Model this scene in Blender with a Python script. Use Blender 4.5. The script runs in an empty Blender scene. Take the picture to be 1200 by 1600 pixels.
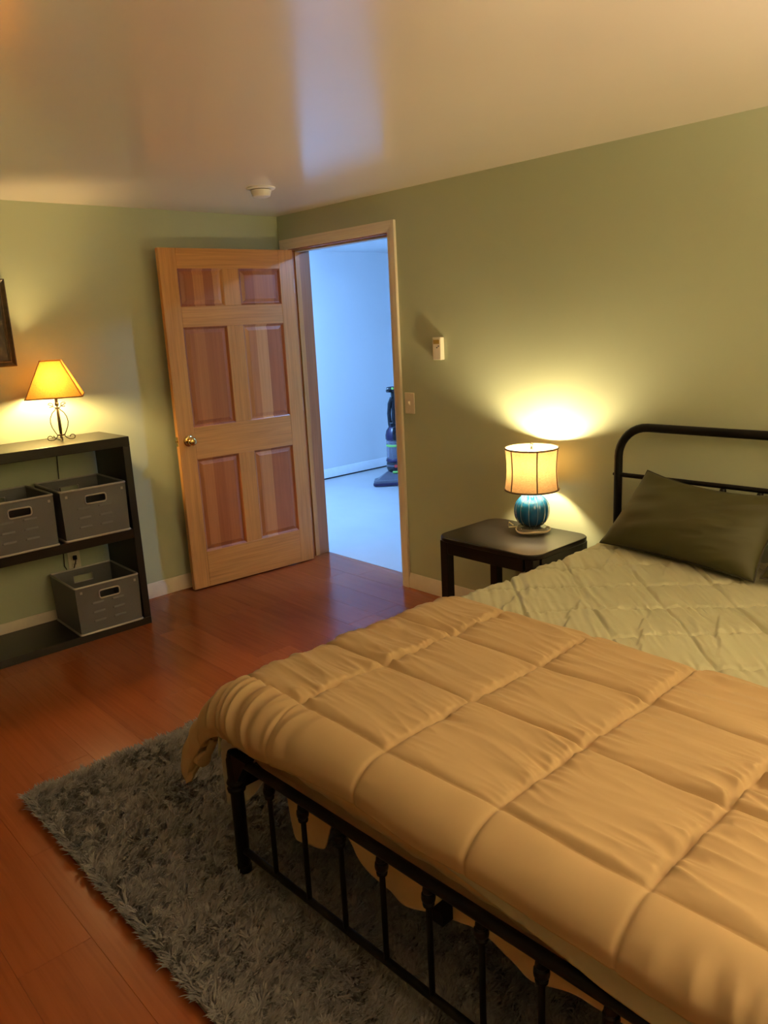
import bpy, bmesh, math, random
import numpy as np
from mathutils import Matrix, Vector
random.seed(7)
S = bpy.context.scene
COL = S.collection
R = math.radians

# ------------------------------------------------------------------ camera, world, exposure
F_PX = 1224.93
YAW, PITCH, ROLL = 0.83568, -0.23758, -0.0501
CAM = (4.3578, -3.1395, 1.5723)
fw = Vector((-math.sin(YAW) * math.cos(PITCH), math.cos(YAW) * math.cos(PITCH), math.sin(PITCH)))
rt = Vector((math.cos(YAW), math.sin(YAW), 0))
up = rt.cross(fw)
rt2 = math.cos(ROLL) * rt + math.sin(ROLL) * up
up2 = -math.sin(ROLL) * rt + math.cos(ROLL) * up
cd = bpy.data.cameras.new('camera')
cd.sensor_fit = 'HORIZONTAL'
cd.sensor_width = 36.0
cd.lens = 36.0 * F_PX / 1200.0
cd.clip_start = 0.05
cam = bpy.data.objects.new('camera', cd)
cam.matrix_world = Matrix(((rt2.x, up2.x, -fw.x, CAM[0]), (rt2.y, up2.y, -fw.y, CAM[1]),
                           (rt2.z, up2.z, -fw.z, CAM[2]), (0, 0, 0, 1)))
COL.objects.link(cam)
S.camera = cam
w = bpy.data.worlds.new('night')
S.world = w
w.use_nodes = True
w.node_tree.nodes['Background'].inputs[0].default_value = (0.02, 0.025, 0.04, 1)
w.node_tree.nodes['Background'].inputs[1].default_value = 0.3
S.view_settings.view_transform = 'Standard'
S.view_settings.look = 'None'
S.view_settings.gamma = 1.0
S.view_settings.use_curve_mapping = False
S.view_settings.exposure = 0.57
S.cycles.use_denoising = True
S.cycles.max_bounces = 10
S.cycles.diffuse_bounces = 5
S.cycles.glossy_bounces = 4
S.cycles.transmission_bounces = 8
S.cycles.transparent_max_bounces = 12
S.cycles.sample_clamp_indirect = 6.0
S.cycles.caustics_reflective = False
S.cycles.caustics_refractive = False

# lamp strengths (emission of the bulbs) and colours
NIGHT_LAMP = (930.0, (1.0, 0.78, 0.42))
SHELF_LAMP = (480.0, (1.0, 0.70, 0.29))
HALL_LAMP = (450.0, (0.25, 0.52, 1.05))
FILL_LAMP = (3300.0, (1.0, 0.77, 0.48))  # added fill, bulb of the unseen uplighter

# ------------------------------------------------------------------ mesh helpers
class MB:
    def __init__(s):
        s.v, s.f, s.n = [], [], 0
    def add(s, vs, fs):
        s.v.extend([tuple(map(float, q)) for q in vs])
        s.f.extend([tuple(int(i) + s.n for i in q) for q in fs])
        s.n = len(s.v)
        return s
    def box(s, x0, x1, y0, y1, z0, z1):
        vs = [(x, y, z) for z in (z0, z1) for y in (y0, y1) for x in (x0, x1)]
        return s.add(vs, [(0, 2, 3, 1), (4, 5, 7, 6), (0, 1, 5, 4), (2, 6, 7, 3), (0, 4, 6, 2), (1, 3, 7, 5)])
    def hexa(s, b, t):
        """b, t: four corners of bottom and top, counter-clockwise from above"""
        return s.add(list(b) + list(t), [(3, 2, 1, 0), (4, 5, 6, 7), (0, 1, 5, 4), (1, 2, 6, 5), (2, 3, 7, 6), (3, 0, 4, 7)])
    def tube(s, pts, r, n=10, closed=False):
        pts = [Vector(q) for q in pts]
        m = len(pts)
        rr = [r] * m if not hasattr(r, '__len__') else r
        tang = []
        for i in range(m):
            a = pts[(i - 1) % m] if (closed or i > 0) else pts[i]
            b = pts[(i + 1) % m] if (closed or i < m - 1) else pts[i]
            tang.append((b - a).normalized())
        ref = Vector((0, 0, 1)) if abs(tang[0].z) < 0.9 else Vector((1, 0, 0))
        u = tang[0].cross(ref).normalized()
        vs = []
        for i in range(m):
            t = tang[i]
            u = (u - t * u.dot(t)).normalized()
            v = t.cross(u)
            for k in range(n):
                a = 2 * math.pi * k / n
                vs.append(pts[i] + (u * math.cos(a) + v * math.sin(a)) * rr[i])
        fs = []
        for i in range(m if closed else m - 1):
            j = (i + 1) % m
            for k in range(n):
                l = (k + 1) % n
                fs.append((i * n + k, i * n + l, j * n + l, j * n + k))
        if not closed:
            fs.append(tuple(range(n - 1, -1, -1)))
            fs.append(tuple((m - 1) * n + k for k in range(n)))
        return s.add(vs, fs)
    def lathe(s, prof, n=24, c=(0, 0, 0), rib=None):
        """prof: (r, z) from bottom to top"""
        vs, fs = [], []
        for r, z in prof:
            for k in range(n):
                a = 2 * math.pi * k / n
                q = r * (rib(a, z) if rib else 1)
                vs.append((c[0] + q * math.cos(a), c[1] + q * math.sin(a), c[2] + z))
        m = len(prof)
        for i in range(m - 1):
            for k in range(n):
                l = (k + 1) % n
                fs.append((i * n + k, i * n + l, (i + 1) * n + l, (i + 1) * n + k))
        if prof[0][0] > 1e-6: fs.append(tuple(range(n - 1, -1, -1)))
        if prof[-1][0] > 1e-6: fs.append(tuple((m - 1) * n + k for k in range(n)))
        return s.add(vs, fs)
    def lathe_axis(s, prof, org, ax, n=20):
        b = MB().lathe(prof, n)
        q = Vector((0, 0, 1)).rotation_difference(Vector(ax)).to_matrix()
        return s.add([q @ Vector(p) + Vector(org) for p in b.v], b.f)
    def prism(s, poly, z0, z1):
        m = len(poly)
        vs = [(x, y, z0) for x, y in poly] + [(x, y, z1) for x, y in poly]
        fs = [tuple(range(m - 1, -1, -1)), tuple(range(m, 2 * m))]
        for i in range(m):
            j = (i + 1) % m
            fs.append((i, j, m + j, m + i))
        return s.add(vs, fs)
    def sweep(s, prof, a, b, out, upv=(0, 0, 1)):
        """profile (d, h) swept from a to b; d along out, h along upv"""
        a, b, o, uv = Vector(a), Vector(b), Vector(out), Vector(upv)
        m = len(prof)
        vs = [a + o * d + uv * h for d, h in prof] + [b + o * d + uv * h for d, h in prof]
        fs = [tuple(range(m)), tuple(range(2 * m - 1, m - 1, -1))]
        for i in range(m):
            j = (i + 1) % m
            fs.append((i, m + i, m + j, j))
        return s.add(vs, fs)
    def grid(s, P):
        m, n = P.shape[:2]
        idx = np.arange(m * n).reshape(m, n)
        f = np.stack([idx[:-1, :-1], idx[1:, :-1], idx[1:, 1:], idx[:-1, 1:]], -1).reshape(-1, 4)
        return s.add(P.reshape(-1, 3).tolist(), f.tolist())

def link(name, me, mat, parent=None, loc=None):
    o = bpy.data.objects.new(name, me)
    COL.objects.link(o)
    if mat is not None and not me.materials: me.materials.append(mat)
    if parent is not None: o.parent = parent
    if loc is not None: o.location = loc
    return o

def part(name, mb, mat, parent=None, loc=None, bevel=0, smooth=40, fix=False, seg=2):
    me = bpy.data.meshes.new(name)
    off = Vector(loc) if (loc is not None and parent is None) else None
    vs = mb.v if off is None else [(a - off.x, b - off.y, c - off.z) for a, b, c in mb.v]
    me.from_pydata(vs, [], mb.f)
    if fix or True:
        bm = bmesh.new(); bm.from_mesh(me)
        bmesh.ops.recalc_face_normals(bm, faces=bm.faces)
        bm.to_mesh(me); bm.free()
    if smooth:
        me.polygons.foreach_set('use_smooth', [True] * len(me.polygons))
        me.set_sharp_from_angle(angle=R(smooth))
    o = link(name, me, mat, parent, loc)
    if bevel:
        m = o.modifiers.new('bevel', 'BEVEL')
        m.width, m.segments, m.limit_method, m.angle_limit = bevel, seg, 'ANGLE', R(40)
    return o

def tag(o, label=None, cat=None, group=None, kind=None):
    if label: o['label'] = label
    if cat: o['category'] = cat
    if group: o['group'] = group
    if kind: o['kind'] = kind
    return o

def thing(name, label, cat, loc=(0, 0, 0), rz=0, group=None, kind=None):
    o = bpy.data.objects.new(name, None)
    COL.objects.link(o)
    o.location = loc
    o.rotation_euler = (0, 0, rz)
    o.empty_display_size = 0.1
    return tag(o, label, cat, group, kind)

def copy_tree(o, parent=None):
    c = o.copy()
    COL.objects.link(c)
    if parent is not None: c.parent = parent
    for ch in list(o.children): copy_tree(ch, c)
    return c

# numpy gradient noise
_rng = np.random.default_rng(3)
_perm = _rng.permutation(512)
_perm = np.concatenate([_perm, _perm])
_ang = _rng.random(512) * 2 * math.pi
def pn(x, y, seed=0):
    x = np.asarray(x, float) + seed * 17.31
    y = np.asarray(y, float) + seed * 5.77
    xi, yi = np.floor(x).astype(int), np.floor(y).astype(int)
    xf, yf = x - xi, y - yi
    def g(ix, iy, dx, dy):
        a = _ang[_perm[(_perm[ix & 511] + iy) & 511]]
        return np.cos(a) * dx + np.sin(a) * dy
    u, v = xf * xf * xf * (xf * (xf * 6 - 15) + 10), yf * yf * yf * (yf * (yf * 6 - 15) + 10)
    a = g(xi, yi, xf, yf); b = g(xi + 1, yi, xf - 1, yf)
    c = g(xi, yi + 1, xf, yf - 1); d = g(xi + 1, yi + 1, xf - 1, yf - 1)
    return 1.5 * ((a + (b - a) * u) * (1 - v) + (c + (d - c) * u) * v)
def sstep(a, b, x):
    t = np.clip((np.asarray(x, float) - a) / (b - a), 0, 1)
    return t * t * (3 - 2 * t)

# ------------------------------------------------------------------ material helpers
class NT:
    def __init__(s, name):
        s.m = bpy.data.materials.new(name)
        s.m.use_nodes = True
        s.t = s.m.node_tree
        s.b = s.t.nodes['Principled BSDF']
        s.out = s.t.nodes['Material Output']
    def n(s, typ, **kw):
        q = s.t.nodes.new(typ)
        for k, v in kw.items(): setattr(q, k, v)
        return q
    def l(s, a, b): s.t.links.new(a, b)
    def coords(s, scale=(1, 1, 1), kind='Object', rand=False, rot=(0, 0, 0)):
        tc = s.n('ShaderNodeTexCoord'); mp = s.n('ShaderNodeMapping')
        mp.inputs['Scale'].default_value = scale
        mp.inputs['Rotation'].default_value = rot
        s.l(tc.outputs[kind], mp.inputs[0])
        if rand:
            oi = s.n('ShaderNodeObjectInfo'); mu = s.n('ShaderNodeMath', operation='MULTIPLY')
            mu.inputs[1].default_value = 37.0
            s.l(oi.outputs['Random'], mu.inputs[0]); s.l(mu.outputs[0], mp.inputs['Location'])
        return mp.outputs[0]
    def noise(s, co, scale=5, detail=4, rough=0.5, dist=0):
        q = s.n('ShaderNodeTexNoise')
        q.inputs['Scale'].default_value = scale; q.inputs['Detail'].default_value = detail
        q.inputs['Roughness'].default_value = rough; q.inputs['Distortion'].default_value = dist
        s.l(co, q.inputs['Vector'])
        return q.outputs['Fac']
    def ramp(s, fac, stops, interp='LINEAR'):
        q = s.n('ShaderNodeValToRGB')
        q.color_ramp.interpolation = interp
        e = q.color_ramp.elements
        while len(e) < len(stops): e.new(0.5)
        for el, (p, c) in zip(e, stops):
            el.position = p; el.color = (*c, 1)
        s.l(fac, q.inputs[0])
        return q.outputs[0]
    def mix(s, fac, a, b, mode='MIX'):
        q = s.n('ShaderNodeMix', data_type='RGBA', blend_type=mode)
        if isinstance(fac, float): q.inputs[0].default_value = fac
        else: s.l(fac, q.inputs[0])
        for v, i in ((a, 6), (b, 7)):
            if isinstance(v, tuple): q.inputs[i].default_value = (*v, 1)
            else: s.l(v, q.inputs[i])
        return q.outputs[2]
    def bump(s, h, strength=0.2, dist=0.002):
        q = s.n('ShaderNodeBump')
        q.inputs['Strength'].default_value = strength; q.inputs['Distance'].default_value = dist
        s.l(h, q.inputs['Height']); s.l(q.outputs[0], s.b.inputs['Normal'])
    def set(s, **kw):
        for k, v in kw.items():
            i = s.b.inputs[k.replace('_', ' ')]
            i.default_value = (*v, 1) if isinstance(v, tuple) else v
        return s
    def base(s, c): s.l(c, s.b.inputs['Base Color'])

def plain(name, col, rough=0.5, metal=0.0, var=0.08, scale=20, bump=0.0, bscale=200, **kw):
    t = NT(name)
    co = t.coords()
    f = t.noise(co, scale, 3)
    t.base(t.ramp(f, [(0.3, tuple(c * (1 - var) for c in col)), (0.7, tuple(min(1, c * (1 + var)) for c in col))]))
    t.set(Roughness=rough, Metallic=metal, **kw)
    if bump: t.bump(t.noise(co, bscale, 2), bump, 0.001)
    return t.m

def wood(name, c0, c1, c2, axis, rough=0.35, stretch=14, scale=6, coat=0.0, rand=True, fine=0.45):
    """grain runs along axis (0, 1 or 2)"""
    t = NT(name)
    sc = [stretch, stretch, stretch]; sc[axis] = 1.0
    co = t.coords(tuple(sc), rand=rand)
    f = t.noise(co, scale * 0.25, 5, 0.6, 1.2)
    c = t.ramp(f, [(0.28, c0), (0.5, c1), (0.72, c2)])
    sc2 = [110, 110, 110]; sc2[axis] = 2.5
    g = t.noise(t.coords(tuple(sc2), rand=rand), 1.0, 3, 0.6)
    gr = t.ramp(g, [(0.3, tuple(0.72 * x for x in c0)), (0.62, c1)])
    t.base(t.mix(fine, c, gr))
    t.set(Roughness=rough, Coat_Weight=coat, Coat_Roughness=0.15)
    t.bump(g, 0.06, 0.001)
    return t.m

def fabric(name, col, rough=0.9, weave=900, bump=0.15, sheen=0.15, var=0.06):
    t = NT(name)
    co = t.coords()
    f = t.noise(co, 7, 4)
    t.base(t.ramp(f, [(0.3, tuple(c * (1 - var) for c in col)), (0.7, tuple(min(1, c * (1 + var)) for c in col))]))
    t.set(Roughness=rough, Sheen_Weight=sheen)
    t.bump(t.noise(co, weave, 1), bump, 0.0006)
    return t.m

def shade_cloth(name, col, trans, weave=(300, 300, 900)):
    """lamp-shade cloth: lets the bulb's light through"""
    t = NT(name)
    f = t.noise(t.coords(weave), 1.0, 3, 0.6)
    c = t.ramp(f, [(0.3, tuple(0.72 * x for x in col)), (0.7, col)])
    ct = t.ramp(f, [(0.3, tuple(0.28 * x for x in trans)), (0.7, trans)])
    d = t.n('ShaderNodeBsdfDiffuse'); tr = t.n('ShaderNodeBsdfTranslucent'); a = t.n('ShaderNodeMixShader')
    t.l(c, d.inputs[0]); t.l(ct, tr.inputs[0])
    a.inputs[0].default_value = 0.5
    t.l(d.outputs[0], a.inputs[1]); t.l(tr.outputs[0], a.inputs[2]); t.l(a.outputs[0], t.out.inputs[0])
    return t.m

def glow(name, strength, col):
    t = NT(name)
    t.set(Base_Color=(0.9, 0.9, 0.9), Emission_Color=col, Emission_Strength=strength)
    return t.m

def mesh_plastic(name, col, alpha):
    t = NT(name)
    f = t.noise(t.coords(), 500, 1)
    t.base(t.ramp(f, [(0.35, tuple(0.85 * x for x in col)), (0.65, col)]))
    t.set(Roughness=0.5, Metallic=0.15)
    tr = t.n('ShaderNodeBsdfTransparent'); mx = t.n('ShaderNodeMixShader')
    mx.inputs[0].default_value = alpha
    t.l(tr.outputs[0], mx.inputs[1]); t.l(t.b.outputs[0], mx.inputs[2]); t.l(mx.outputs[0], t.out.inputs[0])
    return t.m

# ------------------------------------------------------------------ materials
M = {}
def wall_paint(name, col, rough=0.5):
    t = NT(name)
    co = t.coords()
    t.base(t.ramp(t.noise(co, 1.5, 4), [(0.3, tuple(0.97 * c for c in col)), (0.7, col)]))
    t.set(Roughness=rough, Specular_IOR_Level=0.4)
    t.bump(t.noise(co, 160, 3), 0.08, 0.001)
    return t.m
M['sage'] = wall_paint('sage_paint', (0.50, 0.55, 0.38), 0.45)
M['hallwall'] = wall_paint('white_paint', (0.80, 0.82, 0.84), 0.6)
t = NT('glossy_ceiling_paint')
co = t.coords()
t.base(t.ramp(t.noise(co, 1.2, 3), [(0.3, (0.84, 0.745, 0.675)), (0.7, (0.87, 0.775, 0.70))]))
t.set(Roughness=0.19, Specular_IOR_Level=0.85)
t.bump(t.noise(co, 3.0, 3), 0.10, 0.004)
M['ceiling'] = t.m
# laminate planks
t = NT('cherry_laminate')
oi = t.n('ShaderNodeObjectInfo')
tone = t.ramp(oi.outputs['Random'], [(0.0, (0.29, 0.070, 0.017)), (0.5, (0.325, 0.082, 0.021)), (1.0, (0.37, 0.100, 0.027))])
g = t.noise(t.coords((1.2, 30, 30), rand=True), 1.6, 5, 0.6, 0.8)
gr = t.ramp(g, [(0.3, (0.72, 0.66, 0.6)), (0.55, (1, 1, 1)), (0.75, (1.1, 1.12, 1.1))])
t.base(t.mix(0.55, tone, gr, 'MULTIPLY'))
t.set(Roughness=0.24, Specular_IOR_Level=0.5)
t.bump(g, 0.03, 0.001)
M['plank'] = t.m
M['subfloor'] = plain('floor_underlay', (0.20, 0.065, 0.022), 0.6)
M['hallfloor'] = plain('hall_floor_paint', (0.50, 0.50, 0.50), 0.35, var=0.04, scale=3)
M['dark_gap'] = plain('dark_gap', (0.02, 0.02, 0.02), 0.9)
M['trim'] = plain('cream_trim', (0.78, 0.68, 0.55), 0.4, var=0.04)
M['hall_trim'] = plain('white_trim', (0.85, 0.86, 0.88), 0.4, var=0.03)
PC = ((0.50, 0.215, 0.052), (0.64, 0.30, 0.080), (0.72, 0.37, 0.11))
M['pine_z'] = wood('pine_upright', *PC, 2, 0.36, coat=0.08)
M['pine_x'] = wood('pine_crosswise', *PC, 0, 0.36, coat=0.08)
CC = ((0.82, 0.70, 0.54), (0.87, 0.77, 0.61), (0.90, 0.82, 0.68))
M['case_z'] = wood('pale_pine_upright', *CC, 2, 0.4)
M['case_x'] = wood('pale_pine_crosswise', *CC, 0, 0.4)
M['jamb'] = wood('jamb_pine', (0.36, 0.135, 0.045), (0.44, 0.17, 0.058), (0.50, 0.21, 0.075), 2, 0.4)
# fir panels glued up from strips of different tone
t = NT('fir_panel_strips')
co = t.coords((1, 1, 1), rand=True)
sep = t.n('ShaderNodeSeparateXYZ'); t.l(co, sep.inputs[0])
mu = t.n('ShaderNodeMath', operation='MULTIPLY'); mu.inputs[1].default_value = 15.0
t.l(sep.outputs[0], mu.inputs[0])
vo = t.n('ShaderNodeTexVoronoi', voronoi_dimensions='1D'); vo.inputs['Scale'].default_value = 1.0
t.l(mu.outputs[0], vo.inputs['W'])
hs = t.n('ShaderNodeSeparateColor'); t.l(vo.outputs['Color'], hs.inputs[0])
c = t.ramp(hs.outputs[0], [(0.0, (0.32, 0.092, 0.030)), (0.35, (0.45, 0.16, 0.052)), (0.7, (0.54, 0.22, 0.07)), (1.0, (0.70, 0.37, 0.14))])
g = t.noise(t.coords((70, 70, 2.2), rand=True), 1.0, 4, 0.6, 0.5)
t.base(t.mix(0.6, c, t.ramp(g, [(0.3, (0.78, 0.72, 0.66)), (0.6, (1, 1, 1))]), 'MULTIPLY'))
t.set(Roughness=0.36, Coat_Weight=0.08, Coat_Roughness=0.15)
M['fir'] = t.m
M['brass'] = plain('polished_brass', (0.80, 0.58, 0.24), 0.16, 1.0, 0.03)
M['hinge'] = plain('satin_metal', (0.80, 0.76, 0.68), 0.35, 1.0, 0.03)
M['espresso'] = wood('espresso_wood', (0.010, 0.0065, 0.0045), (0.014, 0.009, 0.006), (0.020, 0.013, 0.0085), 1, 0.32, rand=False, fine=0.2)
M['espresso_z'] = wood('espresso_wood_upright', (0.007, 0.0048, 0.0036), (0.010, 0.0065, 0.0048), (0.014, 0.009, 0.006), 2, 0.45, rand=False, fine=0.2)
M['black_wood'] = plain('black_lacquer', (0.011, 0.009, 0.0075), 0.34, var=0.15, scale=8, Specular_IOR_Level=0.35)
M['black_metal'] = plain('black_powder_coat', (0.0045, 0.0044, 0.0043), 0.42, 0.0, 0.1, 30, Specular_IOR_Level=0.22)
M['bin'] = mesh_plastic('grey_mesh_panel', (0.21, 0.21, 0.215), 0.80)
M['bin_rim'] = plain('silver_grey_rim', (0.44, 0.41, 0.37), 0.4, 0.3, 0.05)
M['iron'] = plain('wrought_iron', (0.05, 0.04, 0.03), 0.35, 0.7, 0.1)
M['shelf_shade'] = shade_cloth('golden_shade_cloth', (0.85, 0.55, 0.18), (0.215, 0.090, 0.014), (160, 160, 500))
M['night_shade'] = shade_cloth('linen_shade_cloth', (0.80, 0.60, 0.36), (0.108, 0.062, 0.0265), (110, 110, 380))
M['shade_lining'] = shade_cloth('white_shade_lining', (0.9, 0.86, 0.78), (0.9, 0.8, 0.6))
M['braid'] = plain('brown_braid', (0.13, 0.085, 0.045), 0.8, bump=0.3, bscale=600)
M['gold_braid'] = plain('golden_braid', (0.45, 0.24, 0.07), 0.8)
t = NT('teal_glaze')
co = t.coords()
sep = t.n('ShaderNodeSeparateXYZ'); t.l(co, sep.inputs[0])
mr = t.n('ShaderNodeMapRange'); mr.inputs[1].default_value = 0.03; mr.inputs[2].default_value = 0.18
t.l(sep.outputs[2], mr.inputs[0])
tl = t.ramp(mr.outputs[0], [(0.0, (0.003, 0.030, 0.085)), (0.5, (0.005, 0.075, 0.21)), (1.0, (0.012, 0.15, 0.38))])
at = t.n('ShaderNodeMath', operation='ARCTAN2'); t.l(sep.outputs[1], at.inputs[0]); t.l(sep.outputs[0], at.inputs[1])
ma = t.n('ShaderNodeMath', operation='MULTIPLY_ADD'); ma.inputs[1].default_value = 6.0; ma.inputs[2].default_value = 0.35; t.l(at.outputs[0], ma.inputs[0])
si = t.n('ShaderNodeMath', operation='SINE'); t.l(ma.outputs[0], si.inputs[0])
ab = t.n('ShaderNodeMath', operation='ABSOLUTE'); t.l(si.outputs[0], ab.inputs[0])
groove = t.ramp(ab.outputs[0], [(0.0, (0.75, 0.75, 0.75)), (0.16, (0, 0, 0))])
t.base(t.mix(groove, tl, (0.25, 0.36, 0.38)))
t.set(Roughness=0.06, Coat_Weight=0.6, Coat_Roughness=0.03)
M['teal'] = t.m
t = NT('clear_acrylic')
t.set(Base_Color=(0.95, 0.86, 0.66), Roughness=0.06, Transmission_Weight=0.8, IOR=1.47)
M['acrylic'] = t.m
M['cord_clear'] = plain('pale_cord', (0.72, 0.62, 0.42), 0.35)
M['cord_black'] = plain('black_cord', (0.012, 0.011, 0.01), 0.5)
M['ivory'] = plain('ivory_plastic', (0.84, 0.75, 0.60), 0.4, var=0.03)
M['white_plastic'] = plain('white_plastic', (0.80, 0.76, 0.70), 0.4, var=0.03)
M['amber'] = plain('amber_display', (0.42, 0.27, 0.06), 0.25, var=0.1)
M['grey_dark'] = plain('dark_grey', (0.06, 0.05, 0.045), 0.5)
M['comforter'] = fabric('peach_microfibre', (0.475, 0.335, 0.168), 0.8, 1200, 0.03, 0.0, 0.03)
M['quilt'] = fabric('sage_microfibre', (0.46, 0.45, 0.29), 0.65, 1200, 0.03, 0.0, 0.03)
M['sheet'] = fabric('tan_sheet', (0.60, 0.40, 0.19), 0.85)
M['pale_cloth'] = fabric('pale_beige_cloth', (0.55, 0.50, 0.42), 0.9)
M['mattress'] = fabric('tan_mattress_cover', (0.46, 0.30, 0.15), 0.9)
M['olive'] = fabric('olive_sateen', (0.052, 0.049, 0.012), 0.65, 1200, 0.04, 0.0, 0.08)
M['piping'] = fabric('dark_piping', (0.03, 0.026, 0.014), 0.7)
M['rug_base'] = fabric('rug_backing', (0.17, 0.165, 0.16), 0.95)
t = NT('grey_shag')
f = t.noise(t.coords(), 6, 4, 0.6)
f2 = t.noise(t.coords(), 60, 2, 0.6)
c = t.ramp(f, [(0.3, (0.26, 0.254, 0.247)), (0.7, (0.36, 0.352, 0.343))])
t.base(t.mix(0.5, c, t.ramp(f2, [(0.3, (0.6, 0.6, 0.6)), (0.7, (1.15, 1.15, 1.15))]), 'MULTIPLY'))
t.set(Roughness=0.85, Sheen_Weight=0.3)
M['shag'] = t.m
M['frame_wood'] = plain('dark_bronze_frame', (0.055, 0.036, 0.018), 0.4, 0.2, 0.3, 40)
M['frame_edge'] = plain('gilt_frame_edge', (0.18, 0.11, 0.05), 0.4, 0.4, 0.2, 40)
t = NT('old_painting')
f = t.noise(t.coords((5, 5, 5)), 1.6, 5, 0.6, 1.0)
t.base(t.ramp(f, [(0.35, (0.012, 0.008, 0.004)), (0.55, (0.03, 0.02, 0.01)), (0.72, (0.12, 0.085, 0.05))]))
t.set(Roughness=0.4)
M['painting'] = t.m
M['vac_black'] = plain('vacuum_black', (0.012, 0.013, 0.018), 0.25)
M['vac_purple'] = plain('vacuum_purple', (0.020, 0.013, 0.055), 0.25)
M['vac_grey'] = plain('vacuum_grey', (0.10, 0.10, 0.13), 0.3)
M['vac_green'] = plain('vacuum_lime', (0.22, 0.50, 0.10), 0.3)
M['vac_red'] = plain('vacuum_red', (0.6, 0.05, 0.04), 0.3)
t = NT('smoky_canister')
t.set(Base_Color=(0.55, 0.55, 0.68), Roughness=0.08, Transmission_Weight=0.75, IOR=1.1)
M['canister'] = t.m
M['paper'] = plain('paper', (0.8, 0.78, 0.72), 0.6)

# ------------------------------------------------------------------ room shell
H = 2.260
X1, Y1 = 5.7, -4.5          # the far ends of the room, behind the camera
WT = 0.168                  # wall thickness at the doorway
OX0, OX1, OZ = 0.098, 1.030, 2.045   # clear opening between the jambs
def structure(name, mb, mat, label, cat, **kw):
    return tag(part(name, mb, mat, **kw), label, cat, kind='structure')
structure('wall_left', MB().box(-0.12, 0, Y1, WT, 0, H), M['sage'], 'sage green wall behind the black shelf unit and the open door', 'wall', smooth=0)
mb = MB().box(0, OX0 - 0.016, 0, WT, 0, H).box(OX1 + 0.016, X1, 0, WT, 0, H).box(OX0 - 0.016, OX1 + 0.016, 0, WT, OZ + 0.016, H)
structure('wall_right', mb, M['sage'], 'sage green wall with the open doorway and the bed headboard', 'wall', smooth=0)
structure('wall_front', MB().box(X1, X1 + 0.12, Y1, WT, 0, H), M['sage'], 'sage green wall on the far side of the bed', 'wall', smooth=0)
structure('wall_back', MB().box(-0.12, X1 + 0.12, Y1 - 0.12, Y1, 0, H), M['sage'], 'sage green wall opposite the headboard', 'wall', smooth=0)
structure('ceiling', MB().box(-0.12, X1 + 0.12, Y1 - 0.12, WT, H, H + 0.1), M['ceiling'], 'glossy off white bedroom ceiling', 'ceiling', smooth=0)
floor = structure('floor', MB().box(-0.12, X1 + 0.12, Y1 - 0.12, WT - 0.001, -0.12, -0.009), M['subfloor'], 'reddish cherry laminate plank floor', 'floor', smooth=0)
# planks, laid along x, joints staggered
PW, PL = 0.192, 1.21
def plank(x0, x1, y0, y1):
    g, c = 0.0002, 0.0007
    a, b = (x0 + g, y0 + g), (x1 - g, y1 - g)
    hx, hy = (b[0] - a[0]) / 2, (b[1] - a[1]) / 2
    m = MB()
    lo = [(-hx, -hy, -0.008), (hx, -hy, -0.008), (hx, hy, -0.008), (-hx, hy, -0.008)]
    mi = [(p[0], p[1], -c * 0.6) for p in lo]
    hi = [(p[0] * (hx - c) / hx, p[1] * (hy - c) / hy, 0) for p in lo]
    m.add(lo + mi + hi, [(0, 1, 5, 4), (1, 2, 6, 5), (2, 3, 7, 6), (3, 0, 4, 7), (4, 5, 9, 8), (5, 6, 10, 9), (6, 7, 11, 10), (7, 4, 8, 11), (8, 9, 10, 11)])
    part('plank', m, M['plank'], floor, smooth=0).location = ((x0 + x1) / 2, (y0 + y1) / 2, 0)
KNOWN = {-3: 1.26, -4: 1.264, -2: 0.56, -7: 1.255, -6: 0.62, -8: 0.60, -9: 1.54, -12: 1.73, -5: 0.68}
k = 0
y = 0.125
row = 1
while y > Y1:
    y0 = max(y - PW, Y1)
    xo = KNOWN.get(-row, 0.2 + (row * 0.47) % 1.2)
    while xo > 0.02: xo -= PL
    x = xo
    while x < X1:
        a, b = max(x, 0.0), min(x + PL, X1)
        if b - a > 0.01: plank(a, b, y0, y)
        x += PL
    y = y0; row += 1
plank(OX0, OX1, 0.125, WT - 0.006)      # the strip that closes the doorway

# hall beyond the doorway
HX0, HX1, HY1, HH = -2.03, 3.6, 3.9, 2.285
structure('floor_hall', MB().box(HX0 - 0.1, HX1 + 0.1, WT, HY1 + 0.1, -0.12, -0.002), M['hallfloor'], 'pale blue grey painted hall floor past the doorway', 'floor', smooth=0)
structure('wall_hall_left', MB().box(HX0 - 0.1, HX0, WT, HY1, -0.002, HH), M['hallwall'], 'pale hall wall seen through the doorway', 'wall', smooth=0)
structure('wall_hall_back', MB().box(HX0 - 0.1, HX1 + 0.1, HY1, HY1 + 0.1, -0.002, HH), M['hallwall'], 'pale hall wall facing the doorway', 'wall', smooth=0)
structure('wall_hall_right', MB().box(HX1, HX1 + 0.1, WT, HY1, -0.002, HH), M['hallwall'], 'pale hall wall right of the doorway', 'wall', smooth=0)
structure('wall_hall_front', MB().box(HX0, -0.12, WT - 0.1, WT, -0.002, HH), M['hallwall'], 'pale hall wall left of the doorway', 'wall', smooth=0)
structure('ceiling_hall', MB().box(HX0 - 0.1, HX1 + 0.1, WT, HY1 + 0.1, HH, HH + 0.1), M['hallwall'], 'pale hall ceiling past the doorway', 'ceiling', smooth=0)
BP = [(0, 0), (0.013, 0), (0.013, 0.062), (0.009, 0.070), (0.0085, 0.076), (0.005, 0.083), (0.0035, 0.090), (0, 0.092)]
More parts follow.
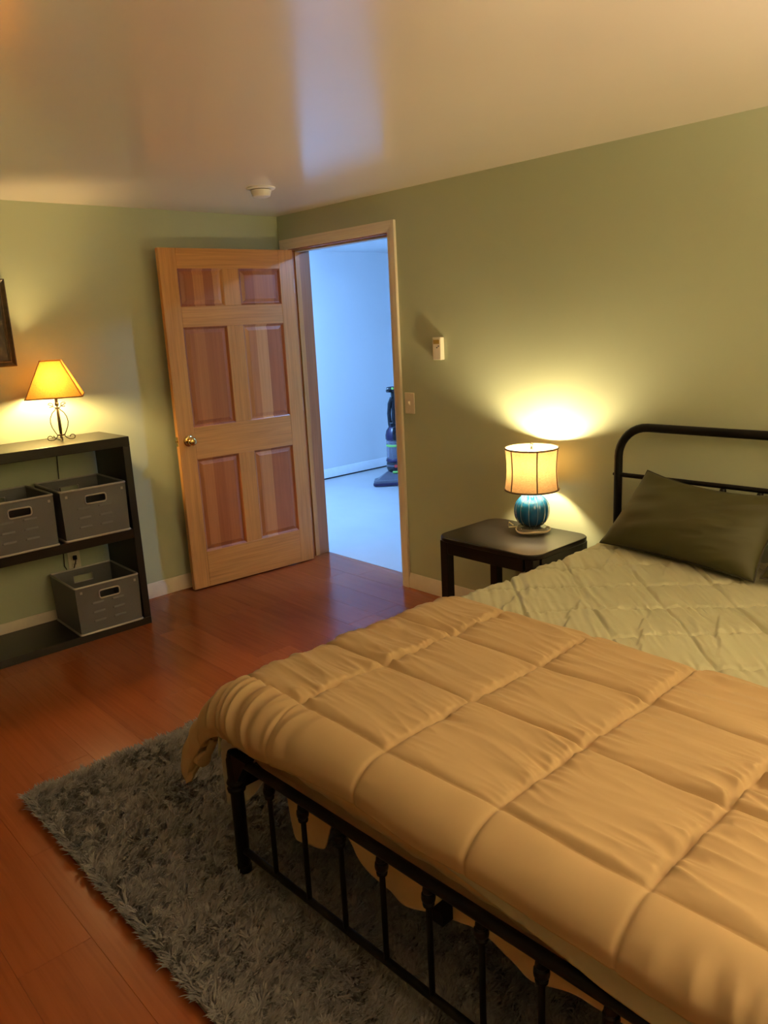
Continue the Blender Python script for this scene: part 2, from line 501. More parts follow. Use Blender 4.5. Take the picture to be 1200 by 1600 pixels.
bh = structure('baseboard_hall', MB().sweep([(0, 0.014)] + [(0.014, 0.014)] + [(d, h + 0.014) for d, h in BP[2:]], (HX0, HY1, 0), (HX0, WT, 0), (1, 0, 0)), M['hall_trim'], 'white hall baseboard above a dark gap at the floor', 'baseboard')
part('shadow_gap', MB().box(HX0, HX0 + 0.004, WT, HY1, -0.002, 0.014), M['dark_gap'], bh)
structure('baseboard_left', MB().sweep(BP, (0, -0.02, 0), (0, Y1, 0), (1, 0, 0)), M['trim'], 'cream baseboard along the wall behind the shelf unit', 'baseboard')
structure('baseboard_right', MB().sweep(BP, (1.0955, 0, 0), (X1, 0, 0), (0, -1, 0)), M['trim'], 'cream baseboard right of the doorway behind the nightstand', 'baseboard')
structure('baseboard_front', MB().sweep(BP, (X1, -0.02, 0), (X1, Y1, 0), (-1, 0, 0)), M['trim'], 'cream baseboard on the far side of the bed', 'baseboard')
structure('baseboard_back', MB().sweep(BP, (0.02, Y1, 0), (X1 - 0.02, Y1, 0), (0, 1, 0)), M['trim'], 'cream baseboard opposite the headboard', 'baseboard')

# door casing and jambs
tr = thing('trim_1', 'pale pine casing and jambs around the open doorway', 'door casing', (0, 0, 0), kind='structure')
CI0, CI1, CZ = OX0 - 0.006, OX1 + 0.0055, OZ + 0.006
def casing_prof(): return [(0, 0), (0.010, 0), (0.014, 0.010), (0.0175, 0.030), (0.0175, 0.060), (0, 0.060)]
P = casing_prof()
m = MB()
for (xi, sx) in ((CI0, -1), (CI1, 1)):
    vs = []
    for d, h in P: vs.append((xi + sx * h, -d, 0))
    for d, h in P: vs.append((xi + sx * h, -d, CZ + h))
    n_ = len(P)
    fs = [tuple(range(n_)), tuple(range(2 * n_ - 1, n_ - 1, -1))] + [(i, (i + 1) % n_, n_ + (i + 1) % n_, n_ + i) for i in range(n_)]
    part('side_casing', MB().add(vs, fs), M['case_z'], tr)
vs = [(CI0 - h, -d, CZ + h) for d, h in P] + [(CI1 + h, -d, CZ + h) for d, h in P]
part('head_casing', MB().add(vs, fs), M['case_x'], tr)
part('jamb', MB().box(OX0 - 0.016, OX0, 0, WT, 0, OZ + 0.016), M['jamb'], tr, bevel=0.0015)
part('jamb', MB().box(OX1, OX1 + 0.016, 0, WT, 0, OZ + 0.016), M['jamb'], tr, bevel=0.0015)
part('head_jamb', MB().box(OX0, OX1, 0, WT, OZ, OZ + 0.016), M['jamb'], tr, bevel=0.0015)
part('door_stop', MB().box(OX0, OX0 + 0.011, 0.042, 0.078, 0, OZ), M['pine_z'], tr, bevel=0.002)
part('door_stop', MB().box(OX1 - 0.011, OX1, 0.042, 0.078, 0, OZ), M['case_z'], tr, bevel=0.002)
part('door_stop', MB().box(OX0 + 0.011, OX1 - 0.011, 0.042, 0.078, OZ - 0.011, OZ), M['case_x'], tr, bevel=0.002)

# ------------------------------------------------------------------ door_1: six-panel pine door, open against the left wall
DW, D0, D1, DT = 0.8955, 0.010, 2.040, 0.035
door = thing('door_1', 'honey pine six panel door standing open in the corner', 'door', (0.1723, -0.0251, 0), -1.63101, kind='structure')
US = [(0, 0.104), (0.790, DW)]
ZR = [(D0, 0.236), (0.817, 1.013), (1.597, 1.714), (1.927, D1)]
for a, b in US: part('stile', MB().box(a, b, -DT, 0, D0, D1), M['pine_z'], door, bevel=0.002)
for a, b in ZR: part('rail', MB().box(0.104, 0.790, -DT, 0, a, b), M['pine_x'], door, bevel=0.002)
for a, b in ((0.236, 0.817), (1.013, 1.597), (1.714, 1.927)): part('mullion', MB().box(0.394, 0.504, -DT, 0, a, b), M['pine_z'], door, bevel=0.002)
def raised(u0, u1, z0, z1):
    m = MB()
    for s in (1, -1):          # front and back faces
        def ring(i, y): return [(u0 + i, y, z0 + i), (u1 - i, y, z0 + i), (u1 - i, y, z1 - i), (u0 + i, y, z1 - i)]
        yf = 0 if s == 1 else -DT
        rings = [ring(0, yf - s * 0.001), ring(0.004, yf - s * 0.003), ring(0.012, yf - s * 0.011), ring(0.016, yf - s * 0.0115), ring(0.034, yf - s * 0.0055), ring(0.036, yf - s * 0.0045)]
        vs = [p for r_ in rings for p in r_]
        fs = []
        for i in range(len(rings) - 1):
            for k in range(4):
                fs.append((i * 4 + k, i * 4 + (k + 1) % 4, i * 4 + 4 + (k + 1) % 4, i * 4 + 4 + k))
        e = (len(rings) - 1) * 4
        fs.append((e, e + 1, e + 2, e + 3))
        if s == -1: fs = [f[::-1] for f in fs]
        m.add(vs, fs)
    o = part('panel', m, M['fir'], door, smooth=0)
    return o
for z0, z1 in ((0.236, 0.817), (1.013, 1.597), (1.714, 1.927)):
    for u0, u1 in ((0.104, 0.394), (0.504, 0.790)): raised(u0, u1, z0, z1)
KU, KZ = 0.830, 0.938
KP = [(0.0, 0.066), (0.014, 0.065), (0.022, 0.061), (0.0265, 0.052), (0.0265, 0.044), (0.022, 0.036), (0.013, 0.030), (0.011, 0.022), (0.012, 0.010), (0.0, 0.009)]
for s in (1, -1):
    y = 0 if s == 1 else -DT
    kn = part('knob', MB().lathe_axis(KP[::-1], (KU, y, KZ), (0, s, 0), 24), M['brass'], door)
    tag(kn, 'round polished brass knob')
    part('rosette', MB().lathe_axis([(0.034, 0), (0.034, 0.004), (0.030, 0.008), (0.018, 0.011), (0.0, 0.012)], (KU, y, KZ), (0, s, 0), 24), M['brass'], kn)
tag(part('latch_plate', MB().box(DW - 0.0005, DW + 0.0012, -DT / 2 - 0.0125, -DT / 2 + 0.0125, KZ - 0.028, KZ + 0.028).box(DW, DW + 0.009, -DT / 2 - 0.006, -DT / 2 + 0.006, KZ - 0.008, KZ + 0.008), M['brass'], door), 'brass latch plate')
for z in (0.33, 1.073, 1.822):     # hinge: leaf on the door's edge, leaf towards the jamb, knuckle
    h = part('hinge', MB().tube([(-0.004, -DT - 0.006, z - 0.046), (-0.004, -DT - 0.006, z + 0.046)], 0.006, 10), M['hinge'], door)
    tag(h, 'satin metal door hinge')
    part('hinge_leaf', MB().box(-0.0025, -0.0003, -DT, -0.004, z - 0.044, z + 0.044), M['hinge'], h)
    part('hinge_leaf', MB().box(-0.033, -0.008, -0.071, -0.0690, z - 0.044, z + 0.044).box(-0.010, -0.004, -0.071, -DT - 0.006, z - 0.044, z + 0.044), M['hinge'], h)

# ------------------------------------------------------------------ shelf unit and what stands on it
BX0, BX1, BY0, BY1 = 0.022, 0.396, -2.83, -1.3486
bc = thing('shelf_unit', 'black brown open shelf unit with two tiers against the left wall', 'bookcase', (BX0, BY1, 0))
bdx, bw = BX1 - BX0, BY1 - BY0
part('top_board', MB().box(0, bdx, -bw, 0, 1.001, 1.0513), M['espresso'], bc, bevel=0.002)
part('bottom_board', MB().box(0, bdx, -bw, 0, 0, 0.040), M['espresso'], bc, bevel=0.002)
part('shelf', MB().box(0.002, bdx - 0.001, -bw + 0.040, -0.040, 0.503, 0.553), M['espresso'], bc, bevel=0.002)
for a in (-0.040, -bw): part('side_panel', MB().box(0.0005, bdx - 0.0005, a, a + 0.040, 0.040, 1.001), M['espresso_z'], bc, bevel=0.002)

def make_bin(dy, dx, hh):
    """origin at the back right bottom corner; width runs to -y, depth to +x"""
    b = thing('storage_bin', '', 'storage bin')
    tp, th, hz = 0.010, 0.004, 0.0
    def wall(p0, p1, p2, p3, inw):
        # p0 p1 bottom, p2 p3 top
        m = MB(); q = Vector(inw) * th
        a = [Vector(v) for v in (p0, p1, p2, p3)]
        m.add(a + [v + q for v in a], [(0, 1, 2, 3), (7, 6, 5, 4), (0, 4, 5, 1), (1, 5, 6, 2), (2, 6, 7, 3), (3, 7, 4, 0)])
        return m
    bx0, bx1, by0, by1 = tp, dx - tp * 0.5, -dy + tp * 0.4, -tp * 0.4
    def lerp(z):
        f = z / hh
        return bx0 + (0 - bx0) * f, bx1 + (dx - bx1) * f, by0 + (-dy - by0) * f, by1 + (0 - by1) * f
    zt = hh - 0.006
    hw, hc, h0, h1 = 0.055, -dy * 0.485, hh - 0.085, hh - 0.042
    for name, fx, inw in (('front_panel', 1, (-1, 0, 0)), ('back_panel', 0, (1, 0, 0))):
        m = MB()
        def X(z): return lerp(z)[fx]
        def strip(ya, yb, za, zb):
            ya0 = ya if ya is not None else None
            la, lb = lerp(za), lerp(zb)
            A0 = la[2] if ya is None else ya; A1 = lb[2] if ya is None else ya
            B0 = la[3] if yb is None else yb; B1 = lb[3] if yb is None else yb
            w_ = wall((X(za), A0, za), (X(za), B0, za), (X(zb), B1, zb), (X(zb), A1, zb), inw)
            m.add(w_.v, w_.f)
        strip(None, None, 0.006, h0); strip(None, hc - hw, h0, h1); strip(hc + hw, None, h0, h1); strip(None, None, h1, zt)
        p = part(name, m, M['bin'], b, smooth=0)
        s = 1 if fx else -1
        pts = []
        for cx_, cz_, a0 in ((hc + hw - 0.012, h1 - 0.012, 0), (hc - hw + 0.012, h1 - 0.012, 90), (hc - hw + 0.012, h0 + 0.012, 180), (hc + hw - 0.012, h0 + 0.012, 270)):
            for q in range(0, 91, 30):
                yy, zz = cx_ + 0.012 * math.cos(R(a0 + q)), cz_ + 0.012 * math.sin(R(a0 + q))
                pts.append((X(zz) + s * 0.001, yy, zz))
        part('handle_frame', MB().tube(pts, 0.0042, 8, closed=True), M['bin_rim'], p)
        for c_ in (-0.36, -0.68) if fx else ():
            for k in range(3):
                z = hh * (0.60 - 0.185 * k)
                mm = MB()
                vs = []
                for i in range(9):
                    a = math.pi * i / 8
                    yy = c_ * dy * 1.0 - 0.035 * math.cos(a) + 0.02 * 0
                    vs.append((X(z) + 0.0045 * math.sin(a) ** 0.5, yy, z)); vs.append((X(z) - 0.001, yy, z + 0.012)); vs.append((X(z) - 0.001, yy, z - 0.002))
                fs = []
                for i in range(8):
                    for u_, v_ in ((0, 1), (1, 2), (2, 0)):
                        fs.append((i * 3 + u_, i * 3 + v_, i * 3 + 3 + v_, i * 3 + 3 + u_))
                mm.add(vs, fs)
                part('louvre', mm, M['bin'], p, smooth=60)
        if fx:
            for yy in (-0.022, -dy + 0.030):
                part('corner_tab', MB().box(X(zt) - 0.002, X(zt) + 0.0012, yy - 0.006, yy + 0.006, hh - 0.040, hh - 0.027), M['bin_rim'], p)
    for name, fy, inw in (('side_wall', 2, (0, 1, 0)), ('side_wall', 3, (0, -1, 0))):
        la, lb = lerp(0.006), lerp(zt)
        part(name, wall((la[0], la[fy], 0.006), (la[1], la[fy], 0.006), (lb[1], lb[fy], zt), (lb[0], lb[fy], zt), inw), M['bin'], b, smooth=0)
    l0 = lerp(0.006)
    part('bin_floor', MB().box(l0[0], l0[1], l0[2], l0[3], 0.002, 0.006), M['bin'], b)
    def loop(x0, x1, y0, y1, z, r):
        c, pts = 0.012, []
        for cx_, cy_, a0 in ((x1 - c, y1 - c, 0), (x0 + c, y1 - c, 90), (x0 + c, y0 + c, 180), (x1 - c, y0 + c, 270)):
            for q in range(0, 91, 30): pts.append((cx_ + c * math.cos(R(a0 + q)), cy_ + c * math.sin(R(a0 + q)), z))
        return MB().tube(pts, r, 8, closed=True)
    part('top_rim', loop(0, dx, -dy, 0, hh - 0.004, 0.0055), M['bin_rim'], b)
    part('base_rim', loop(bx0 - 0.002, bx1 + 0.003, by0 - 0.003, by1 + 0.003, 0.006, 0.0058), M['bin_rim'], b)
    return b
bin0 = make_bin(0.345, 0.374, 0.268)
GB = 'grey mesh storage bins'
def put_bin(o, x, y, z, rz, label):
    o.location = (x, y, z); o.rotation_euler = (0, 0, rz); o['label'] = label; o['group'] = GB
bin1, bin2 = copy_tree(bin0), copy_tree(bin0)
put_bin(bin0, 0.002, -1.399, 0.5535, R(-1.0), 'grey mesh storage bin on the middle shelf next to the right side panel')
put_bin(bin1, 0.003, -1.790, 0.5535, R(0.5), 'grey mesh storage bin on the middle shelf, second from the right side panel')
put_bin(bin2, 0.006, -1.392, 0.0405, R(-1.5), 'grey mesh storage bin alone on the bottom board of the black shelf unit')
for o in (bin0, bin1, bin2): o.location.x += BX0 + 0.009

# shelf lamp
sl = thing('table_lamp', 'wrought iron scroll lamp with golden tapered shade on the shelf unit', 'lamp', (0.190, -1.622, 1.0513), R(-24))
z0 = 0.0
part('stem', MB().tube([(0, 0, 0.026), (0, 0, 0.06), (0, 0, 0.12), (0, 0, 0.172), (0, 0, 0.180)], [0.006, 0.0085, 0.0075, 0.0055, 0.004], 8), M['iron'], sl)
part('socket', MB().lathe([(0.004, 0.178), (0.010, 0.182), (0.010, 0.196), (0.0075, 0.198), (0.0075, 0.235), (0.0, 0.236)], 14), M['iron'], sl)
def scroll_arm(a):
    pts = []
    for i in range(14):            # top curl
        q = R(-150 + i * 21)
        pts.append((0.029 + 0.0135 * math.cos(q + math.pi) * -1, 0.183 + 0.0115 * math.sin(q + math.pi) * -1))
    pts = []
    for i in range(12):
        q = R(300 - i * 24.5)      # curl, outer end first
        pts.append((0.032 + 0.013 * math.cos(q), 0.186 + 0.011 * math.sin(q)))
    pts += [(0.016, 0.176), (0.008, 0.168), (0.012, 0.160), (0.028, 0.145), (0.040, 0.120), (0.043, 0.095), (0.038, 0.070), (0.027, 0.046), (0.019, 0.032), (0.018, 0.022), (0.026, 0.012), (0.038, 0.005), (0.052, 0.004)]
    for i in range(12):
        q = R(-90 + i * 24.5)
        pts.append((0.055 + 0.0125 * math.cos(q), 0.0155 + 0.0115 * math.sin(q)))
    return MB().tube([(r * math.cos(a), r * math.sin(a), z) for r, z in pts], 0.0024, 7)
for k in range(4): part('scroll_arm', scroll_arm(R(90 * k + 8)), M['iron'], sl)
part('collar', MB().lathe([(0.009, 0.164), (0.012, 0.167), (0.012, 0.171), (0.009, 0.174)], 14), M['iron'], sl)
part('collar', MB().lathe([(0.018, 0.0255), (0.021, 0.028), (0.021, 0.031), (0.018, 0.033)], 14), M['iron'], sl)
def sq_ring(h, c, z): return [(h, -h + c, z), (h, h - c, z), (h - c, h, z), (-h + c, h, z), (-h, h - c, z), (-h, -h + c, z), (-h + c, -h, z), (h - c, -h, z)]
SZ0, SZ1, SH0, SH1 = 0.229, 0.412, 0.136, 0.050
v0, v1 = sq_ring(SH0, 0.006, SZ0), sq_ring(SH1, 0.004, SZ1)
shd = part('lamp_shade', MB().add(v0 + v1, [(k, (k + 1) % 8, 8 + (k + 1) % 8, 8 + k) for k in range(8)]), M['shelf_shade'], sl, smooth=30)
part('shade_trim', MB().tube(v0, 0.0035, 6, closed=True), M['gold_braid'], shd)
part('shade_trim', MB().tube(v1, 0.003, 6, closed=True), M['gold_braid'], shd)
for k in range(4):
    i, j = 2 * k + 1, 2 * k + 2
    a = [(v0[i][q] + v0[j % 8][q]) / 2 for q in range(3)]; b = [(v1[i][q] + v1[j % 8][q]) / 2 for q in range(3)]
    part('corner_binding', MB().tube([a, b], 0.003, 6), M['gold_braid'], shd)
part('light_bulb', MB().lathe([(0.0, 0.236), (0.012, 0.238), (0.014, 0.258), (0.024, 0.285), (0.028, 0.305), (0.024, 0.325), (0.012, 0.338), (0, 0.341)], 16), glow('warm_bulb', *SHELF_LAMP), sl)
spider = MB().lathe([(0.008, 0.232), (0.012, 0.232), (0.012, 0.236), (0.008, 0.236)], 10)
for k in range(4):
    a = R(45 + 90 * k)
    spider.tube([(0.010 * math.cos(a), 0.010 * math.sin(a), 0.234), (0.06 * math.cos(a), 0.06 * math.sin(a), 0.29), (SH1 * 1.35 * math.cos(a), SH1 * 1.35 * math.sin(a), SZ1 - 0.004)], 0.0016, 6)
part('shade_carrier', spider, M['iron'], sl)
cr = Matrix.Rotation(R(24), 3, 'Z')
def cl(x, y, z): return cr @ Vector((x - 0.190, y + 1.622, z - 1.0513))
cp = [cl(0.185, -1.632, 1.056), cl(0.08, -1.615, 1.055), cl(0.020, -1.600, 1.058), cl(0.010, -1.598, 1.04), cl(0.010, -1.597, 0.95), cl(0.010, -1.606, 0.78), cl(0.010, -1.612, 0.56), cl(0.010, -1.640, 0.40), cl(0.012, -1.645, 0.33), cl(0.014, -1.625, 0.28), cl(0.02, -1.60, 0.30), cl(0.028, -1.585, 0.345), cl(0.026, -1.584, 0.362)]
part('lamp_cord', MB().tube(cp, 0.003, 7), M['cord_black'], sl)
part('plug', MB().box(-0.011, 0.011, -0.011, 0.011, -0.012, 0.012), M['cord_black'], sl, loc=cl(0.0205, -1.584, 0.366), bevel=0.004)
# wall outlet behind the bottom bin
ol = thing('wall_outlet', 'ivory duplex wall outlet behind the bottom storage bin', 'outlet', (0, -1.584, 0.345))
part('cover_plate', MB().box(0, 0.005, -0.035, 0.035, -0.057, 0.057), M['ivory'], ol, bevel=0.002)
for dz in (0.021, -0.021):
    q = part('receptacle', MB().box(0.003, 0.0075, -0.017, 0.017, dz - 0.014, dz + 0.014), M['ivory'], ol, bevel=0.003)
    part('slot', MB().box(0.0072, 0.0079, -0.008, -0.006, dz - 0.003, dz + 0.006).box(0.0072, 0.0079, 0.006, 0.008, dz - 0.003, dz + 0.006), M['grey_dark'], q)
part('screw', MB().lathe_axis([(0.003, 0), (0.003, 0.001), (0, 0.0015)], (0.005, 0, 0), (1, 0, 0), 8), M['hinge'], ol)

# framed picture
pf = thing('framed_picture', 'dark framed old painting on the wall above the shelf lamp', 'picture', (0, -2.03, 1.442))
PWd, PHt = 0.594, 0.436
def bar(p0, p1, i0, i1):
    return None
fw_ = 0.034
prof = [(0.0, 0.0), (0.024, 0.0), (0.026, 0.006), (0.020, 0.014), (0.017, 0.024), (0.014, fw_), (0.0, fw_)]
def fring(h, d):
    a = PWd / 2 - h
    return [(d, a, h), (d, -a, h), (d, -a, PHt - h), (d, a, PHt - h)]
for k in range(4):
    vs, fs = [], []
    n_ = len(prof)
    for kk in (k, (k + 1) % 4):
        for d, h in prof: vs.append(fring(h, d)[kk])
    fs = [tuple(range(n_)), tuple(range(2 * n_ - 1, n_ - 1, -1))] + [(i, (i + 1) % n_, n_ + (i + 1) % n_, n_ + i) for i in range(n_)]
    part('frame_bar', MB().add(vs, fs), M['frame_wood'], pf, smooth=30)
m = MB()
m.tube([(0.017, PWd / 2 - 0.024, 0.024), (0.017, -PWd / 2 + 0.024, 0.024), (0.017, -PWd / 2 + 0.024, PHt - 0.024), (0.017, PWd / 2 - 0.024, PHt - 0.024)], 0.0035, 6, closed=True)
part('gilt_bead', m, M['frame_edge'], pf)
part('canvas', MB().box(0.004, 0.009, -PWd / 2 + 0.02, PWd / 2 - 0.02, 0.02, PHt - 0.02), M['painting'], pf)

# ------------------------------------------------------------------ fittings on wall and ceiling
sd = thing('smoke_detector', 'white round smoke detector on the ceiling near the door', 'smoke detector', (0.850, -0.695, H))
part('mounting_plate', MB().lathe([(0.0, 0), (0.073, 0), (0.073, -0.004), (0.066, -0.009), (0.0, -0.009)][::-1], 32), M['white_plastic'], sd)
part('vent_gap', MB().lathe([(0.051, -0.014), (0.051, -0.008)], 32), M['grey_dark'], sd)
part('cover', MB().lathe([(0.0, -0.045), (0.036, -0.045), (0.044, -0.041), (0.048, -0.030), (0.053, -0.016), (0.055, -0.0125), (0.0, -0.0125)], 32), M['white_plastic'], sd)
th = thing('thermostat', 'cream wall thermostat with amber display left of the nightstand lamp', 'thermostat', (1.402, 0, 1.420))
part('housing', MB().box(-0.030, 0.030, -0.030, 0, -0.060, 0.060), M['ivory'], th, bevel=0.004)
part('display', MB().box(-0.021, 0.021, -0.0312, -0.029, 0.024, 0.046), M['amber'], th)
for x in (0.004, 0.016):
    part('button', MB().box(x - 0.004, x + 0.004, -0.033, -0.029, 0.005 + (x > 0.01) * 0.008 - 0.003, 0.005 + (x > 0.01) * 0.008 + 0.003), M['grey_dark'], th, bevel=0.001)
sw = thing('light_switch', 'ivory toggle light switch beside the doorway casing', 'light switch', (1.154, 0, 1.116))
part('cover_plate', MB().box(-0.038, 0.038, -0.006, 0, -0.060, 0.060), M['ivory'], sw, bevel=0.003)
part('toggle', MB().hexa([(-0.005, -0.005, -0.012), (0.005, -0.005, -0.012), (0.005, -0.005, 0.012), (-0.005, -0.005, 0.012)][::1], [(-0.004, -0.020, 0.004), (0.004, -0.020, 0.004), (0.004, -0.018, 0.013), (-0.004, -0.018, 0.013)]), M['ivory'], sw, bevel=0.001)
for z in (-0.042, 0.042): part('screw', MB().lathe_axis([(0.003, 0), (0.003, 0.001), (0, 0.0015)], (0, -0.006, z), (0, -1, 0), 8), M['ivory'], sw)
# ceiling light of the hall, past the doorway (lights the hall)
def hall_light(x, y, label):
    hl = thing('ceiling_light', label, 'ceiling light', (x, y, HH), group='hall ceiling lights')
    part('lamp_base', MB().lathe([(0.0, -0.012), (0.095, -0.012), (0.10, -0.008), (0.10, 0.0), (0.0, 0.0)], 32), M['white_plastic'], hl)
    part('diffuser', MB().lathe([(0.0, -0.042), (0.055, -0.038), (0.080, -0.028), (0.090, -0.012)], 32), M['hall_glow'], hl)
M['hall_glow'] = glow('cool_diffuser', HALL_LAMP[0] * 0.62, HALL_LAMP[1])
hall_light(1.51, 0.86, 'round cool white ceiling light in the hall, in line with the open doorway')
M['hall_glow'] = glow('cool_fill_diffuser', HALL_LAMP[0] * 1.55, HALL_LAMP[1])
hall_light(-1.20, 0.42, 'added cool fill light on the hall ceiling, unseen behind the wall left of the doorway')  # second fixture, added out of sight to brighten the hall wall



# uplighter added out of view beyond the bed, as warm fill light
fl = thing('fill_uplighter', 'added black fill uplighter with a bowl shade, unseen on the far side of the bed', 'lamp', (5.35, -1.35, 0))
part('lamp_foot', MB().lathe([(0.0, 0), (0.14, 0), (0.14, 0.012), (0.03, 0.025), (0.012, 0.03)], 32), M['black_metal'], fl)
part('pole', MB().tube([(0, 0, 0.02), (0, 0, 1.26)], 0.011, 12), M['black_metal'], fl)
part('light_bulb', MB().lathe([(0.0, 1.27), (0.014, 1.28), (0.04, 1.31), (0.04, 1.34), (0.0, 1.37)], 18), glow('fill_uplighter_bulb', *FILL_LAMP), fl)
part('lamp_shade', MB().lathe([(0.0, 1.255), (0.06, 1.26), (0.13, 1.30), (0.18, 1.39), (0.175, 1.39), (0.127, 1.306), (0.058, 1.266), (0.0, 1.262)], 40), M['black_metal'], fl)

# ------------------------------------------------------------------ vacuum cleaner in the hall
vc = thing('vacuum_cleaner', 'upright vacuum cleaner in the hall half hidden by the casing', 'vacuum cleaner', (-1.315, 2.135, 0), math.atan2(-5.27, 5.67) + R(90))
# local frame: -y faces the bedroom camera, x across
hd = [(-0.19, -0.185), (0.19, -0.185), (0.185, -0.03), (0.10, 0.06), (-0.10, 0.06), (-0.185, -0.03)]
part('floor_head', MB().prism([(-0.19, -0.18), (-0.175, -0.195), (0.175, -0.195), (0.19, -0.18), (0.185, -0.06), (0.10, 0.05), (-0.10, 0.05), (-0.185, -0.06)], 0.012, 0.060), M['vac_grey'], vc, bevel=0.012)
part('bumper', MB().prism([(-0.196, -0.178), (-0.178, -0.202), (0.178, -0.202), (0.196, -0.178), (0.190, -0.10), (-0.190, -0.10)], 0.004, 0.034), M['vac_purple'], vc, bevel=0.006)
part('brush_window', MB().hexa([(-0.17, -0.186, 0.050), (0.17, -0.186, 0.050), (0.15, -0.02, 0.055), (-0.15, -0.02, 0.055)], [(-0.13, -0.165, 0.078), (0.15, -0.165, 0.078), (0.10, -0.03, 0.125), (-0.05, -0.03, 0.125)]), M['vac_grey'], vc, bevel=0.008)
part('release_pedal', MB().box(0.0, 0.075, -0.10, -0.045, 0.108, 0.130), M['vac_green'], vc, bevel=0.008)
part('wheel', MB().lathe_axis([(0.0, -0.012), (0.035, -0.012), (0.04, 0), (0.035, 0.012), (0, 0.012)], (-0.06, 0.08, 0.040), (1, 0, 0), 20), M['vac_black'], vc)
part('wheel', MB().lathe_axis([(0.0, -0.012), (0.035, -0.012), (0.04, 0), (0.035, 0.012), (0, 0.012)], (0.09, 0.08, 0.040), (1, 0, 0), 20), M['vac_black'], vc)
part('motor_base', MB().lathe([(0.04, 0.085), (0.078, 0.11), (0.090, 0.15), (0.090, 0.205), (0.084, 0.215), (0.0, 0.215)], 28), M['vac_black'], vc)
q = part('base_ring', MB().lathe([(0.0915, 0.170), (0.0925, 0.175), (0.0925, 0.186), (0.0915, 0.190)], 28), M['vac_grey'], vc)
part('emblem', MB().lathe_axis([(0.016, 0), (0.016, 0.003), (0, 0.004)], (0.0, -0.091, 0.180), (0, -1, 0), 14), M['vac_red'], vc)
part('dust_canister', MB().lathe([(0.080, 0.216), (0.084, 0.225), (0.084, 0.425), (0.082, 0.43)], 28), M['canister'], vc)
part('inner_cone', MB().lathe([(0.03, 0.22), (0.034, 0.34), (0.055, 0.40), (0.0, 0.42)], 20), M['vac_grey'], vc)
part('canister_foot', MB().lathe([(0.088, 0.214), (0.094, 0.222), (0.090, 0.245), (0.085, 0.25)], 28), M['vac_purple'], vc)
part('canister_ring', MB().lathe([(0.085, 0.368), (0.087, 0.372), (0.087, 0.386), (0.085, 0.390)], 28), M['vac_green'], vc)
part('canister_lid', MB().lathe([(0.080, 0.43), (0.090, 0.44), (0.090, 0.48), (0.080, 0.525), (0.055, 0.56), (0.0, 0.565)], 28), M['vac_purple'], vc)
part('lid_handle', MB().box(-0.018, 0.018, -0.092, 0.04, 0.43, 0.57), M['vac_black'], vc, bevel=0.008)
part('spine', MB().box(-0.045, 0.045, 0.055, 0.115, 0.08, 0.60), M['vac_black'], vc, bevel=0.015)
part('handle_tube', MB().tube([(0, 0.075, 0.56), (0, 0.08, 0.70), (0.0, 0.085, 0.86), (0, 0.06, 0.92)], [0.022, 0.018, 0.017, 0.02], 12), M['vac_black'], vc)
part('hose', MB().tube([(-0.025, 0.09, 0.50), (-0.040, 0.085, 0.58), (-0.044, 0.08, 0.68), (-0.034, 0.08, 0.78), (-0.008, 0.08, 0.84)], 0.020, 12), M['vac_black'], vc)
gp = part('grip', MB().tube([(-0.05, 0.02, 0.915), (-0.045, -0.02, 0.935), (0, -0.035, 0.940), (0.045, -0.02, 0.935), (0.05, 0.02, 0.915), (0, 0.05, 0.905)], 0.019, 12, closed=True), M['vac_black'], vc)
part('switch_button', MB().box(-0.010, 0.010, -0.062, -0.048, 0.93, 0.95), M['vac_green'], gp, bevel=0.003)
for o in list(vc.children):
    if o.name.split('.')[0] in ('motor_base', 'base_ring', 'emblem', 'dust_canister', 'inner_cone', 'canister_foot', 'canister_ring', 'canister_lid', 'lid_handle', 'spine', 'handle_tube', 'hose', 'grip'): o.location.x += 0.034

# ------------------------------------------------------------------ nightstand and its lamp
NX0, NX1, NY0, NY1, NZ = 1.800, 2.392, -0.505, -0.052, 0.556
ns = thing('nightstand', 'black nightstand with rounded top corners beside the bed', 'nightstand', ((NX0 + NX1) / 2, (NY0 + NY1) / 2, 0))
hw_, hd_ = (NX1 - NX0) / 2, (NY1 - NY0) / 2
poly = []
rc = 0.075
for cx_, cy_, a0 in ((hw_ - rc, hd_ - rc, 0), (-hw_ + rc, hd_ - rc, 90), (-hw_ + rc, -hd_ + rc, 180), (hw_ - rc, -hd_ + rc, 270)):
    for a in range(0, 91, 9): poly.append((cx_ + rc * math.cos(R(a0 + a)), cy_ + rc * math.sin(R(a0 + a))))
part('table_top', MB().prism(poly, NZ - 0.024, NZ), M['black_wood'], ns, bevel=0.005, seg=3)
li, ld = hw_ - 0.022, hd_ - 0.022
for s in (1, -1):
    part('apron', MB().box(-li + 0.05, li - 0.05, s * ld - 0.010, s * ld + 0.010, NZ - 0.085, NZ - 0.0245), M['black_wood'], ns, bevel=0.002)
    part('apron', MB().box(s * li - 0.010, s * li + 0.010, -ld + 0.05, ld - 0.05, NZ - 0.085, NZ - 0.0245), M['black_wood'], ns, bevel=0.002)
    for q in (1, -1):
        x0, x1 = (li - 0.042, li + 0.004) if s == 1 else (-li - 0.004, -li + 0.042)
        y0, y1 = (ld - 0.042, ld + 0.004) if q == 1 else (-ld - 0.004, -ld + 0.042)
        part('leg', MB().box(x0, x1, y0, y1, 0, NZ - 0.0245), M['black_wood'], ns, bevel=0.003)

